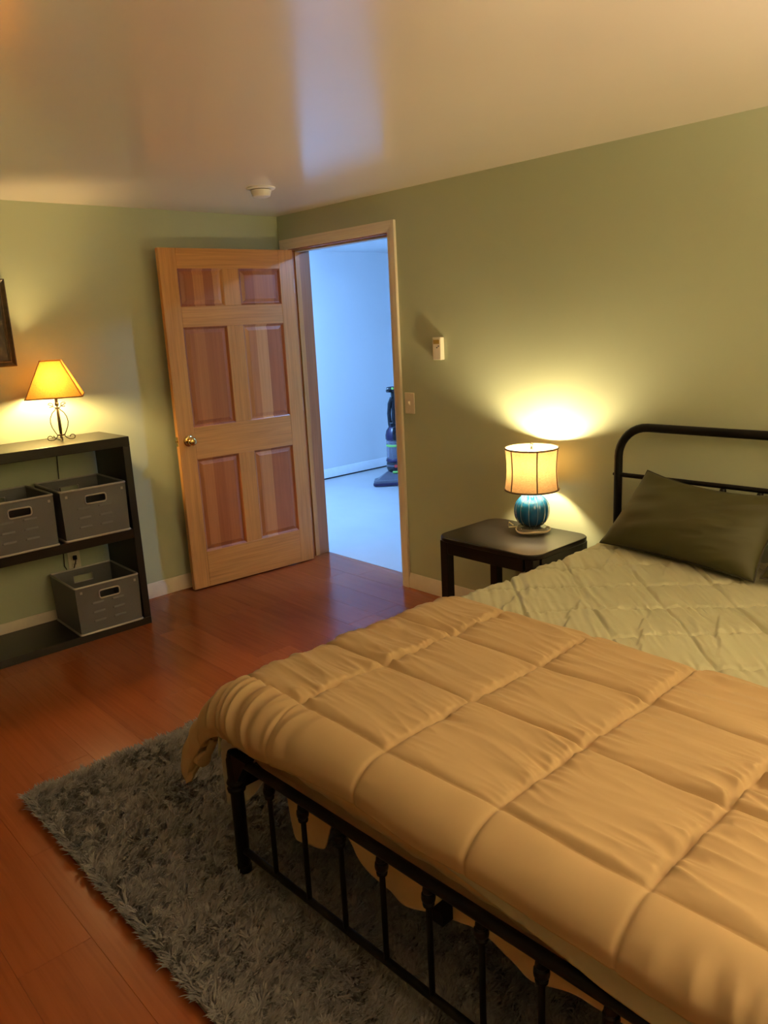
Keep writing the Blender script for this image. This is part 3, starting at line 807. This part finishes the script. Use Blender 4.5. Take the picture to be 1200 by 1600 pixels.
nl = thing('table_lamp', 'teal ribbed ceramic lamp with linen drum shade on the nightstand', 'lamp', (2.122, -0.160, NZ))
part('clear_base', MB().lathe([(0.0, 0.0), (0.068, 0.0), (0.070, 0.003), (0.070, 0.021), (0.068, 0.024), (0.0, 0.024)], 40), M['acrylic'], nl)
NR = 12
def rib(a, z):
    q = abs(math.sin(a * NR / 2 + 0.35))
    return 0.93 + 0.07 * q ** 0.45
bp_ = [(0.0, 0.026), (0.038, 0.026), (0.060, 0.038), (0.077, 0.060), (0.0855, 0.088), (0.086, 0.114), (0.080, 0.140), (0.066, 0.161), (0.047, 0.178), (0.028, 0.188), (0.016, 0.190), (0.0, 0.190)]
# smooth the profile
def smooth_prof(pr, it=2):
    for _ in range(it):
        q = [pr[0]]
        for a, b in zip(pr[:-1], pr[1:]):
            q.append((a[0] * .75 + b[0] * .25, a[1] * .75 + b[1] * .25)); q.append((a[0] * .25 + b[0] * .75, a[1] * .25 + b[1] * .75))
        q.append(pr[-1]); pr = q
    return pr
part('ceramic_body', MB().lathe(smooth_prof(bp_), 144, rib=rib), M['teal'], nl, smooth=70)
part('neck', MB().lathe([(0.016, 0.189), (0.018, 0.193), (0.012, 0.197), (0.012, 0.212), (0.014, 0.214), (0.014, 0.304), (0.0, 0.306)], 20), M['cord_clear'], nl)
SB, ST = 0.208, 0.406
sp = []
NS = 6
for i in range(13):
    f = i / 12
    sp.append((0.1255 - 0.0075 * math.sin(math.pi * f) - 0.002 * f + 0.001, SB + (ST - SB) * f))
shade = part('lamp_shade', MB().lathe(sp, 64), M['night_shade'], nl, smooth=80)
shade.data.polygons  # outer cloth
bm = bmesh.new(); bm.from_mesh(shade.data)
bmesh.ops.delete(bm, geom=[f for f in bm.faces if len(f.verts) > 4], context='FACES_ONLY')
bm.to_mesh(shade.data); bm.free()
for f in (0, 12):
    r_, z = sp[f]
    part('shade_trim', MB().tube([(r_ * math.cos(2 * math.pi * k / 64), r_ * math.sin(2 * math.pi * k / 64), z) for k in range(64)], 0.0042, 8, closed=True), M['braid'], shade)
VA = math.atan2(-3.1395 + 0.162, 4.3578 - 2.113)
for k in range(NS):
    a = VA + R(11.4) + 2 * math.pi * k / NS
    part('seam_braid', MB().tube([((r_ + 0.001) * math.cos(a), (r_ + 0.001) * math.sin(a), z) for r_, z in sp], 0.0032, 6), M['braid'], shade)
part('light_bulb', MB().lathe([(0.0, 0.306), (0.010, 0.308), (0.013, 0.322), (0.021, 0.340), (0.023, 0.354), (0.020, 0.367), (0.010, 0.377), (0, 0.379)], 18), glow('warm_white_bulb', *NIGHT_LAMP), nl)
hp = []
for i in range(21):
    a = math.pi * i / 20
    hp.append((0.045 * math.cos(a), 0, 0.225 + 0.176 * math.sin(a) ** 0.7))
part('harp', MB().tube(hp, 0.0016, 6), M['hinge'], nl)
m = MB()
for k in range(3):
    a = VA + R(60 + 120 * k)
    m.tube([(0, 0, ST - 0.006), (0.1225 * math.cos(a), 0.1225 * math.sin(a), ST - 0.002)], 0.0016, 6)
m.lathe([(0.010, ST - 0.008), (0.010, ST - 0.004)], 12)
part('shade_carrier', m, M['hinge'], nl)
part('finial', MB().lathe([(0.004, ST - 0.004), (0.007, ST + 0.002), (0.004, ST + 0.006), (0.009, ST + 0.014), (0.008, ST + 0.022), (0, ST + 0.026)], 14), M['hinge'], nl)
pts = []
for i in range(60):        # cord coiled round the clear base, then off the back
    a = VA - R(70) + 2 * math.pi * i / 34
    r_ = 0.078 + 0.006 * math.sin(3 * a) + 0.0015 * (i / 20)
    pts.append((r_ * math.cos(a), r_ * math.sin(a), 0.006 + 0.0045 * (i > 30) + 0.004 * math.sin(a * 2) ** 2))
pts2 = [(-0.070, -0.055, 0.030), (-0.098, -0.052, 0.040), (-0.112, -0.040, 0.022), (-0.118, -0.030, 0.006), (-0.105, -0.005, 0.005), (-0.080, 0.03, 0.005), (-0.05, 0.085, 0.005), (-0.02, 0.118, 0.003), (-0.01, 0.135, -0.05), (0.0, 0.14, -0.25), (0.02, 0.14, -0.40)]
part('lamp_cord', MB().tube(pts, 0.003, 7).tube(pts2, 0.003, 7), M['cord_clear'], nl)

# ------------------------------------------------------------------ bed frame
BR = R(1.0)
bed = thing('metal_bed', 'black metal bed frame with rounded headboard and spindled footboard', 'bed', (2.522, -0.062, 0), BR)
BW, BL, FZ = 1.535, 2.080, 0.0
HT, HRAD = 1.078, 0.135
def arch():
    pts = [(0, 0, 0.0), (0, 0, 0.4), (0, 0, HT - HRAD - 0.02)]
    for i in range(10): 
        a = R(180 - i * 10); pts.append((HRAD + HRAD * math.cos(a), 0, HT - HRAD + HRAD * math.sin(a)))
    for i in range(10):
        a = R(90 - i * 10); pts.append((BW - HRAD + HRAD * math.cos(a), 0, HT - HRAD + HRAD * math.sin(a)))
    pts += [(BW, 0, HT - HRAD - 0.02), (BW, 0, 0.4), (BW, 0, 0)]
    return pts
part('headboard_frame', MB().tube(arch(), 0.0185, 16), M['black_metal'], bed)
part('headboard_rail', MB().tube([(0.0, 0, 0.862), (BW, 0, 0.862)], 0.0105, 12), M['black_metal'], bed)
part('headboard_rail', MB().tube([(0.0, 0, 0.36), (BW, 0, 0.36)], 0.0105, 12), M['black_metal'], bed)
for x in (-0.020, BW + 0.020):
    part('bolt', MB().lathe_axis([(0.006, -0.004), (0.007, 0), (0.006, 0.004), (0, 0.006)], (x, 0, 0.862), (-1 if x < 0 else 1, 0, 0), 10), M['black_metal'], bed)
NB = 9
SPX = [0.176 + 0.1465 * k for k in range(NB)]
def collar(z, r=0.0165, down=True):
    pr = [(0.008, -0.052), (0.013, -0.050), (0.0135, -0.044), (0.011, -0.041), (0.0155, -0.036), (r, -0.028), (0.0155, -0.020), (0.011, -0.017), (0.0135, -0.013), (0.012, -0.004), (0.010, 0.0)]
    return [(q, z + h) for q, h in pr]
def spindle(z0, z1, zk):
    return MB().tube([(0, 0, z0), (0, 0, z1)], 0.0072, 10)
for x in SPX:
    s = part('headboard_spindle', spindle(0.36, 0.858, 0), M['black_metal'], bed, loc=(x, 0, 0))
    part('collar', MB().lathe(collar(0.852), 14), M['black_metal'], s)
FY = -BL
FTOP, FBOT = 0.402, 0.102
def footpost(x):
    s = 1 if x < 0.5 else -1
    p = part('footboard_post', MB().lathe([(0.0, 0.032), (0.017, 0.032), (0.0195, 0.036), (0.0195, 0.300), (0.0195, 0.408), (0.016, 0.418), (0.0, 0.424)], 18), M['black_metal'], bed, loc=(x, FY, 0))
    part('foot_cap', MB().lathe([(0.0, 0.028), (0.018, 0.028), (0.021, 0.031), (0.021, 0.050), (0.0195, 0.053)], 18), M['black_metal'], p)
    part('casting', MB().lathe([(0.0195, 0.292), (0.026, 0.296), (0.027, 0.304), (0.022, 0.309), (0.0245, 0.314), (0.0275, 0.322), (0.0245, 0.330), (0.022, 0.336), (0.0225, 0.345), (0.0225, 0.395), (0.0195, 0.402)], 18)
         .hexa([(s * 0.010, -0.014, 0.325), (s * 0.026, -0.014, 0.335), (s * 0.026, 0.014, 0.335), (s * 0.010, 0.014, 0.325)], [(s * 0.010, -0.016, 0.418), (s * 0.085, -0.015, 0.418), (s * 0.085, 0.015, 0.418), (s * 0.010, 0.016, 0.418)]), M['black_metal'], p)
for x in (0.010, BW + 0.0): footpost(x)
part('footboard_rail', MB().tube([(0.0, FY, FTOP), (BW, FY, FTOP)], 0.0145, 14), M['black_metal'], bed)
part('footboard_rail', MB().tube([(0.01, FY, FBOT), (BW, FY, FBOT)], 0.0105, 12), M['black_metal'], bed)
for x in SPX:
    s = part('footboard_spindle', spindle(FBOT, FTOP, 0), M['black_metal'], bed, loc=(x, FY, 0))
    part('collar', MB().lathe(collar(FTOP - 0.010), 14), M['black_metal'], s)
for x in (0.012, BW - 0.012):
    part('side_rail', MB().box(x - 0.012, x + 0.012, FY + 0.02, -0.02, 0.300, 0.345), M['black_metal'], bed, bevel=0.003)
for k in range(10):
    y = -0.18 - k * 0.19
    part('slat', MB().box(0.02, BW - 0.02, y - 0.02, y + 0.02, 0.318, 0.330), M['black_metal'], bed)
part('centre_rail', MB().box(BW / 2 - 0.015, BW / 2 + 0.015, FY + 0.02, -0.02, 0.285, 0.318), M['black_metal'], bed)
for y in (-0.7, -1.42): part('centre_leg', MB().box(BW / 2 - 0.016, BW / 2 + 0.016, y - 0.016, y + 0.016, 0.03 if y < -1 else 0.0, 0.285), M['black_metal'], bed, bevel=0.003)

# mattress
MX0, MX1, MY0, MY1 = 2.575, 4.050, -2.100, -0.095
mt = tag(part('mattress', MB().box(MX0, MX1, MY0, MY1, 0.347, 0.572), M['mattress'], loc=((MX0 + MX1) / 2, (MY0 + MY1) / 2, 0.347), bevel=0.05, seg=4), 'tan covered mattress on the black bed frame under the quilt', 'mattress')

# ------------------------------------------------------------------ bedding
def bend(s, r, th):
    """distance past the edge s -> (outward, down)"""
    s = np.asarray(s, float)
    sp_ = np.clip(s, 0, None)
    a = np.minimum(sp_ / r, th)
    o = r * np.sin(a); d = r * (1 - np.cos(a))
    rest = np.clip(sp_ - r * th, 0, None)
    return o + rest * math.cos(th), d + rest * math.sin(th)
def normals(P):
    du = np.gradient(P, axis=0); dv = np.gradient(P, axis=1)
    n = np.cross(du, dv)
    n /= np.linalg.norm(n, axis=2, keepdims=True) + 1e-12
    n[n[..., 2] < -2] *= -1
    return n
def cloth(name, P, N, thick, mat, label, cat, parent=None):
    """closed quilt: top surface P, underside P - N*thick"""
    m, n = P.shape[:2]
    Q = P - N * thick[..., None]
    idx = np.arange(m * n).reshape(m, n)
    f = np.stack([idx[:-1, :-1], idx[1:, :-1], idx[1:, 1:], idx[:-1, 1:]], -1).reshape(-1, 4)
    g = f[:, ::-1] + m * n
    ring = np.concatenate([idx[:, 0], idx[-1, 1:], idx[-2::-1, -1], idx[0, -2:0:-1]])
    nx = np.roll(ring, -1)
    e = np.stack([ring, nx, nx + m * n, ring + m * n], -1)[:, ::-1]
    V = np.concatenate([P.reshape(-1, 3), Q.reshape(-1, 3)])
    org = V.mean(0); org[2] = V[:, 2].min()
    V = V - org
    Fc = np.concatenate([f, g, e])
    me = bpy.data.meshes.new(name)
    me.vertices.add(len(V)); me.vertices.foreach_set('co', V.astype(np.float32).ravel())
    me.loops.add(len(Fc) * 4); me.loops.foreach_set('vertex_index', Fc.astype(np.int32).ravel())
    me.polygons.add(len(Fc)); me.polygons.foreach_set('loop_start', (np.arange(len(Fc)) * 4).astype(np.int32))
    me.polygons.foreach_set('use_smooth', np.ones(len(Fc), bool))
    me.update(calc_edges=True); me.validate()
    o = link(name, me, mat, parent, tuple(org))
    if label: tag(o, label, cat)
    return o

# comforter: folded back at y = -1.16, hanging over the left side and the foot
XE, YE, ZC = 2.565, -2.052, 0.597
RS, RF = 0.105, 0.115
A = np.linspace(2.300, 4.50, 520)
nb = 330
T = np.linspace(0, 1, nb)
AA = np.repeat(A[:, None], nb, 1)
hang = 0.158 + 0.045 * sstep(3.1, 2.6, A) + 0.012 * pn(A * 4, 0 * A, 4)
b_end = YE - hang
b_sta = -1.155 + 0.018 * pn(A * 3.1, 0 * A + 2.2, 1) - 0.012 * np.exp(-np.abs(((A - 2.78 + 0.1675) % 0.335) - 0.1675) / 0.03)
BB = b_sta[:, None] + (b_end - b_sta)[:, None] * T[None, :]
XR = 4.06
oL, dL = bend(XE - AA, RS, R(72))
oR, dR = bend(AA - XR, RS, R(80))
oF, dF = bend(YE - BB, RF, R(85))
X = np.clip(AA, XE, XR) - oL + oR
Y = np.clip(BB, YE, None) - oF
corner = sstep(0.0, 0.25, XE - AA) * sstep(0.0, 0.14, YE - BB)
X = X - 0.07 * corner
Y = Y - 0.03 * corner
Z = ZC - dL - dR - dF * (1 + 0.15 * corner)
P = np.stack([X, Y, Z], -1)
N = normals(P)
if N[200, 60, 2] < 0: N = -N
def dist_lines(v, o, s): return np.abs((v - o + s / 2) % s - s / 2)
dl = dist_lines(AA, 2.780 + 0.008 * pn(BB * 3, AA * 0, 7), 0.335)
rows = [-0.86, -1.445, -1.735, -2.045]
wob = 0.007 * pn(AA * 4, AA * 0, 9)
dc = np.min([np.abs(BB - r_ - wob) for r_ in rows], axis=0)
cellid = np.floor((AA - 2.78) / 0.335) * 7.3 + np.digitize(BB, rows[::-1]) * 3.1
puff = 0.0135 * (1 - np.exp(-dl / 0.020)) * (1 - np.exp(-dc / 0.011)) * (0.7 + 0.3 * (1 - np.exp(-dl / 0.09)))
crease = -0.003 * np.exp(-(dl / 0.005) ** 2) - 0.003 * np.exp(-(dc / 0.004) ** 2)
# gathers that run across the cells, strongest beside the lengthwise seams
yy = BB + 0.10 * (AA - 2.78) * 0.5 + 0.022 * pn(AA * 3.2, BB * 3.2, 11)
near = np.exp(-dl / 0.060)
w1 = pn(AA * 2.6, yy * 17 + cellid, 12)
w2 = pn(AA * 7.0, yy * 36 + cellid, 13)
w3 = pn(AA * 2.1, yy * 9 + cellid, 14)
ridged = lambda q: 1 - 2 * np.abs(q)
foot = sstep(-2.03, -2.06, BB)
amp = (1 - foot) * sstep(0, 0.02, dc)
wr = amp * (0.0150 * ridged(w1) * (0.42 + 0.75 * near) + 0.0075 * ridged(w2) * (0.06 + 1.2 * near) + 0.0110 * w3 * (0.8 + 0.2 * near)) * (0.75 + 0.5 * pn(AA * 2.5, BB * 2.5, 19))
wr = wr * (1 - 0.6 * sstep(3.92, 4.04, AA)) * (1 - np.exp(-(dl / 0.010) ** 2))
# foot panel: soft, with folds down the hem near the corner and far right
f1 = pn(AA * 17 + 0.6 * pn(AA * 3, BB * 5, 3), BB * 2.2, 15)
cornerfold = np.exp(-((AA - 2.62) / 0.20) ** 2) + 0.6 * np.exp(-((AA - 3.95) / 0.10) ** 2) * sstep(YE - 0.03, YE - 0.12, BB)
wr = wr + foot * (0.017 * ridged(f1) * cornerfold + 0.004 * pn(AA * 5, BB * 9, 16))
puff = puff * (1 - foot) + foot * 0.007 * (1 - np.exp(-dl / 0.010)) * (1 - np.exp(-dc / 0.010))
side = sstep(2.53, 2.40, AA)
wr = wr + side * 0.008 * pn(AA * 3, BB * 9, 18)
edge = sstep(0, 0.05, T)[None, :] * sstep(1.0, 0.93, T)[None, :]
disp = puff * (0.35 + 0.65 * edge) + crease + wr * (0.4 + 0.6 * edge)
P2 = P + N * disp[..., None]
N2 = normals(P2)
if N2[200, 60, 2] < 0: N2 = -N2
et = np.minimum(sstep(-0.002, 0.02, T), sstep(1.002, 0.965, T))
ea = sstep(A[0] - 0.004, A[0] + 0.022, A)
thick = 0.008 + 0.030 * np.minimum(np.repeat(et[None, :], len(A), 0), ea[:, None])
P2 = P2 - N * (0.010 * (1 - np.repeat(et[None, :], len(A), 0)))[..., None]
comf = cloth('comforter', P2, N2, thick * (0.75 + 0.25 * foot) * (1 + 1.3 * sstep(0, 0.6, corner)), M['comforter'], 'peach box stitched comforter folded across the foot of the bed', 'comforter')

# sage quilt over the whole mattress
A = np.linspace(2.385, 4.40, 430)
nb = 440
AA = np.repeat(A[:, None], nb, 1)
QE, QZ = -2.083, 0.578
hangq = 0.10 + 0.085 * sstep(3.0, 3.95, A) + 0.01 * pn(A * 5, A * 0, 21)
b_end = QE - hangq
T = np.linspace(0, 1, nb)
BB = -0.105 + (b_end + 0.105)[:, None] * T[None, :]
QXE = 2.572
oL, dL = bend(QXE - AA, 0.075, R(80))
oR, dR = bend(AA - 4.05, 0.075, R(80))
oF, dF = bend(QE - BB, 0.055, R(92))
P = np.stack([np.clip(AA, QXE, 4.05) - oL + oR, np.clip(BB, QE, None) - oF, QZ - dL - dR - dF], -1)
N = normals(P)
if N[230, 100, 2] < 0: N = -N
wq = 0.010 * pn(AA * 3, BB * 3, 22)
da = dist_lines(AA + BB + wq, 2.355, 0.335) / math.sqrt(2)
db = dist_lines(AA - BB + wq, 3.585, 0.335) / math.sqrt(2)
h = 0.011 * (1 - np.exp(-da / 0.009)) * (1 - np.exp(-db / 0.009))
h += -0.003 * np.exp(-(da / 0.004) ** 2) - 0.003 * np.exp(-(db / 0.004) ** 2)
# fine tucks fanning from the stitch lines, and packing creases
s1, s2 = AA + BB, AA - BB
near = np.exp(-np.minimum(da, db) / 0.035)
tk = pn(s2 * 2.6 + 0.5 * pn(AA * 4, BB * 4, 31), s1 * 20, 23)
tk2 = pn(s2 * 5.2, s1 * 42, 24)
h += 0.0060 * (1 - 2 * np.abs(tk)) * (0.35 + 0.9 * near) + 0.0030 * (1 - 2 * np.abs(tk2)) * (0.05 + near)
fold = ((AA * 0.93 + BB * 0.38 - 0.1 + 0.035 * np.round(pn(BB * 2.5, AA * 1.5, 25) * 3) / 3) % 0.225) / 0.225
h += 0.0065 * (sstep(0, 0.03, fold) - sstep(0.25, 1.0, fold)) * sstep(-0.15, 0.35, pn(AA * 2.3, BB * 2.3, 26))
h += 0.006 * pn(AA * 4, BB * 4, 27)
h *= sstep(-1.55, -1.30, BB) * 0.75 + 0.25
h -= 0.010 * sstep(-1.10, -1.22, BB) * sstep(-2.05, -1.95, BB)
P = P + N * h[..., None]
N2 = normals(P)
if N2[230, 100, 2] < 0: N2 = -N2
cloth('quilt', P, N2, np.full(AA.shape, 0.005), M['quilt'], 'sage green diamond stitched quilt on the bed under the pillows', 'quilt')

# loose cloths whose hems hang below the foot rail
def hanging(name, path, n_, top, hemx, hemz, side_hem, yfoot, tuck, wave, mat, label, seed, inset=0.0):
    pa = np.array(path); seg = np.r_[0, np.cumsum(np.linalg.norm(np.diff(pa, axis=0), axis=1))]
    sv = np.linspace(0, seg[-1], n_)
    px, py = np.interp(sv, seg, pa[:, 0]), np.interp(sv, seg, pa[:, 1])
    k = np.ones(15) / 15
    px = np.convolve(np.pad(px, 7, 'edge'), k, 'valid'); py = np.convolve(np.pad(py, 7, 'edge'), k, 'valid')
    hem = np.where(py > yfoot + 0.03, side_hem + 0.02 * pn(sv * 4, sv * 0, seed), np.interp(px, hemx, hemz))
    hem = np.convolve(np.pad(hem, 4, 'edge'), np.ones(9) / 9, 'valid')
    nv = 40
    tt = np.linspace(0, 1, nv)
    ZZ = top + (hem - top)[:, None] * tt[None, :]
    onf = (py < yfoot + 0.02)[:, None]
    wv = wave * pn(sv * 9, sv * 0, seed + 1)[:, None] * sstep(0.25, 0.9, tt)[None, :] + 0.004 * pn(np.repeat(sv[:, None], nv, 1) * 16, ZZ * 9, seed + 2)
    PX = px[:, None] - np.where(onf, 0, 1) * wv + inset * (1 - sstep(0.0, 0.38, tt))[None, :] * sstep(2.50, 2.36, px)[:, None]
    PY = py[:, None] - np.where(onf, 1, 0) * wv + np.where(onf, 1, 0) * tuck * sstep(0.46, 0.36, ZZ)
    P = np.stack([PX, PY, ZZ], -1)
    return cloth(name, P, normals(P), np.full(ZZ.shape, 0.003), mat, label, 'sheet')
hanging('bed_sheet', [(2.615, -2.109), (3.0, -2.114), (3.4, -2.114), (3.8, -2.114), (4.08, -2.108)], 380, 0.535,
        [2.60, 2.66, 2.715, 2.725, 2.74, 2.80, 2.86, 2.885, 2.90, 2.93, 2.99, 3.03, 3.10, 3.20, 3.27, 3.40, 3.45, 3.56, 3.72, 3.80, 4.1],
        [0.335, 0.335, 0.33, 0.20, 0.185, 0.205, 0.21, 0.225, 0.30, 0.33, 0.31, 0.275, 0.235, 0.235, 0.255, 0.305, 0.30, 0.280, 0.315, 0.33, 0.33],
        0.13, -2.11, 0.040, 0.016, M['sheet'], 'loose tan sheet hanging below the mattress behind the footboard spindles', 41)
hanging('loose_cloth', [(2.345, -1.55), (2.330, -1.85), (2.320, -2.02), (2.345, -2.062), (2.42, -2.068), (2.50, -2.066), (2.59, -2.060)], 160, 0.43,
        [2.30, 2.335, 2.40, 2.46, 2.50, 2.56, 2.60], [0.10, 0.105, 0.13, 0.16, 0.19, 0.265, 0.33],
        0.12, -2.055, 0.0, 0.012, M['pale_cloth'], 'pale beige cloth hanging at the bed corner behind the footboard post', 47, inset=0.10)

# pillows
def pillow(name, label, corners, thick, seed, group):
    """corners: bottom left, bottom right, top right, top left on the pillow's middle surface"""
    c = [np.array(q, float) for q in corners]
    n_ = 90
    u = np.linspace(-1, 1, n_); U, V = np.meshgrid(u, u, indexing='ij')
    # dog-eared outline: edges bow inwards between the corners
    Ub = U * (1 - 0.055 * (1 - V ** 2)); Vb = V * (1 - (0.075 + 0.12 * (V > 0)) * (1 - U ** 2))
    s, q = (Ub + 1) / 2, (Vb + 1) / 2
    base = ((1 - s) * (1 - q))[..., None] * c[0] + (s * (1 - q))[..., None] * c[1] + (s * q)[..., None] * c[2] + ((1 - s) * q)[..., None] * c[3]
    nrm = np.cross(c[1] - c[0], c[3] - c[0]); nrm /= np.linalg.norm(nrm)      # towards the foot of the bed
    body = np.clip((1 - np.abs(U) ** 2.6), 0, 1) ** 0.55 * np.clip((1 - np.abs(V) ** 2.4), 0, 1) ** 0.55
    sag = 1 + 0.22 * (-V) * (1 - U ** 2)
    wrk = 0.014 * pn(U * 1.3 + V * 0.6, V * 2.6 - U * 1.2, seed) + 0.008 * (1 - 2 * np.abs(pn(U * 2.0, V * 3.6 - U * 1.5, seed + 1))) * sstep(-0.2, 0.7, U) + 0.010 * pn(U * 6, V * 2.0, seed + 2) * np.abs(V) ** 3
    corn = (np.abs(U) * np.abs(V)) ** 3
    front = base + nrm * ((thick * body * sag * 0.55) + wrk * body)[..., None]
    back = base - nrm * (thick * body * 0.45 + wrk * 0.3 * body)[..., None]
    m, nn = front.shape[:2]
    P_ = front; 
    idx = np.arange(m * nn).reshape(m, nn)
    f = np.stack([idx[:-1, :-1], idx[1:, :-1], idx[1:, 1:], idx[:-1, 1:]], -1).reshape(-1, 4)
    mbp = MB(); mbp.add(front.reshape(-1, 3), f); mbp.add(back.reshape(-1, 3), f[:, ::-1])
    org = tuple((c[0] + c[1]) / 2)
    me = bpy.data.meshes.new(name)
    me.from_pydata([(a - org[0], b - org[1], d - org[2]) for a, b, d in mbp.v], [], mbp.f)
    bm = bmesh.new(); bm.from_mesh(me)
    bmesh.ops.remove_doubles(bm, verts=bm.verts, dist=0.0004)
    bmesh.ops.recalc_face_normals(bm, faces=bm.faces)
    bm.to_mesh(me); bm.free()
    me.polygons.foreach_set('use_smooth', [True] * len(me.polygons))
    o = link(name, me, M['olive'], None, org)
    tag(o, label, 'pillow', group)
    ring = [front[i, 0] for i in range(0, n_, 2)] + [front[n_ - 1, i] for i in range(0, n_, 2)] + [front[i, n_ - 1] for i in range(n_ - 1, -1, -2)] + [front[0, i] for i in range(n_ - 1, -1, -2)]
    rr = []
    for q in ring:
        q = Vector(q) - Vector(org)
        if not rr or (q - rr[-1]).length > 0.004: rr.append(q)
    part('piping', MB().tube(rr, 0.0032, 6, closed=True), M['piping'], o, smooth=80)
    return o
pillow('pillow', 'olive pillow leaning on the headboard next to the nightstand', ((2.568, -0.275, 0.603), (3.275, -0.405, 0.610), (3.285, -0.125, 0.868), (2.690, -0.110, 0.905)), 0.185, 51, 'olive pillows')
pillow('pillow', 'olive pillow on the far side of the bed, away from the nightstand', ((3.290, -0.395, 0.625), (3.99, -0.30, 0.625), (3.93, -0.110, 0.89), (3.31, -0.130, 0.875)), 0.185, 55, 'olive pillows')

# ------------------------------------------------------------------ shag rug
RX0, RX1, RY0, RY1 = 1.662, 3.98, -2.470, -0.95
rug = part('rug', MB().box(RX0, RX1, RY0, RY1, 0, 0.010), M['rug_base'], loc=((RX0 + RX1) / 2, (RY0 + RY1) / 2, 0), bevel=0.003)
tag(rug, 'dark grey shag rug under the foot of the bed', 'rug')
rng = np.random.default_rng(11)
nt = 230000
tx = rng.uniform(RX0, RX1, nt); ty = rng.uniform(RY0, RY1, nt)
keep = (ty < -1.35) | (rng.random(nt) < 0.3)
tx, ty = tx[keep], ty[keep]; nt = len(tx)
ang = 1.8 * pn(tx * 7, ty * 7, 61) + 3.4 * pn(tx * 34, ty * 34, 62) + 0.9 + rng.normal(0, 0.30, nt)
eo = rng.random(nt) < 0.8
ang = np.where(eo & (tx < RX0 + 0.025), math.pi + rng.normal(0, 0.5, nt), ang)
ang = np.where(eo & (ty < RY0 + 0.025), -math.pi / 2 + rng.normal(0, 0.5, nt), ang)
lean = 0.60 + 0.30 * pn(tx * 30, ty * 30, 63) + rng.normal(0, 0.10, nt)
ln_ = 0.034 + 0.015 * pn(tx * 38, ty * 38, 64) + 0.006 * pn(tx * 6, ty * 6, 65) + rng.normal(0, 0.003, nt)
dx, dy = np.cos(ang), np.sin(ang)
sx, sy = -dy, dx
tw = rng.normal(0, 0.5, nt); sx, sy = sx * np.cos(tw) + dx * np.sin(tw), sy * np.cos(tw) + dy * np.sin(tw)
V = np.zeros((nt, 7, 3), np.float32)
for lv, (t_, wd) in enumerate(((0, 0.0016), (0.38, 0.0022), (0.75, 0.0018), (1.0, 0))):
    out = ln_ * lean * (t_ ** 1.6) * 1.05
    zz = 0.008 + ln_ * (t_ - 0.42 * lean * t_ ** 2)
    cx_, cy_ = tx + dx * out, ty + dy * out
    if lv < 3:
        V[:, lv * 2] = np.stack([cx_ - sx * wd, cy_ - sy * wd, zz], -1)
        V[:, lv * 2 + 1] = np.stack([cx_ + sx * wd, cy_ + sy * wd, zz], -1)
    else: V[:, 6] = np.stack([cx_, cy_, zz], -1)
V[..., 2] = np.maximum(V[..., 2], 0.006)
V -= np.array([(RX0 + RX1) / 2, (RY0 + RY1) / 2, 0], np.float32)
tri = np.array([[0, 1, 3], [0, 3, 2], [2, 3, 5], [2, 5, 4], [4, 5, 6]], np.int32)
Fc = (tri[None] + (np.arange(nt) * 7)[:, None, None]).reshape(-1, 3)
me = bpy.data.meshes.new('pile')
me.vertices.add(nt * 7); me.vertices.foreach_set('co', V.ravel())
me.loops.add(len(Fc) * 3); me.loops.foreach_set('vertex_index', Fc.astype(np.int32).ravel())
me.polygons.add(len(Fc)); me.polygons.foreach_set('loop_start', (np.arange(len(Fc)) * 3).astype(np.int32))
me.polygons.foreach_set('use_smooth', np.ones(len(Fc), bool))
me.update(calc_edges=True)
pile = link('pile', me, M['shag'], rug)
pile['kind'] = 'stuff'
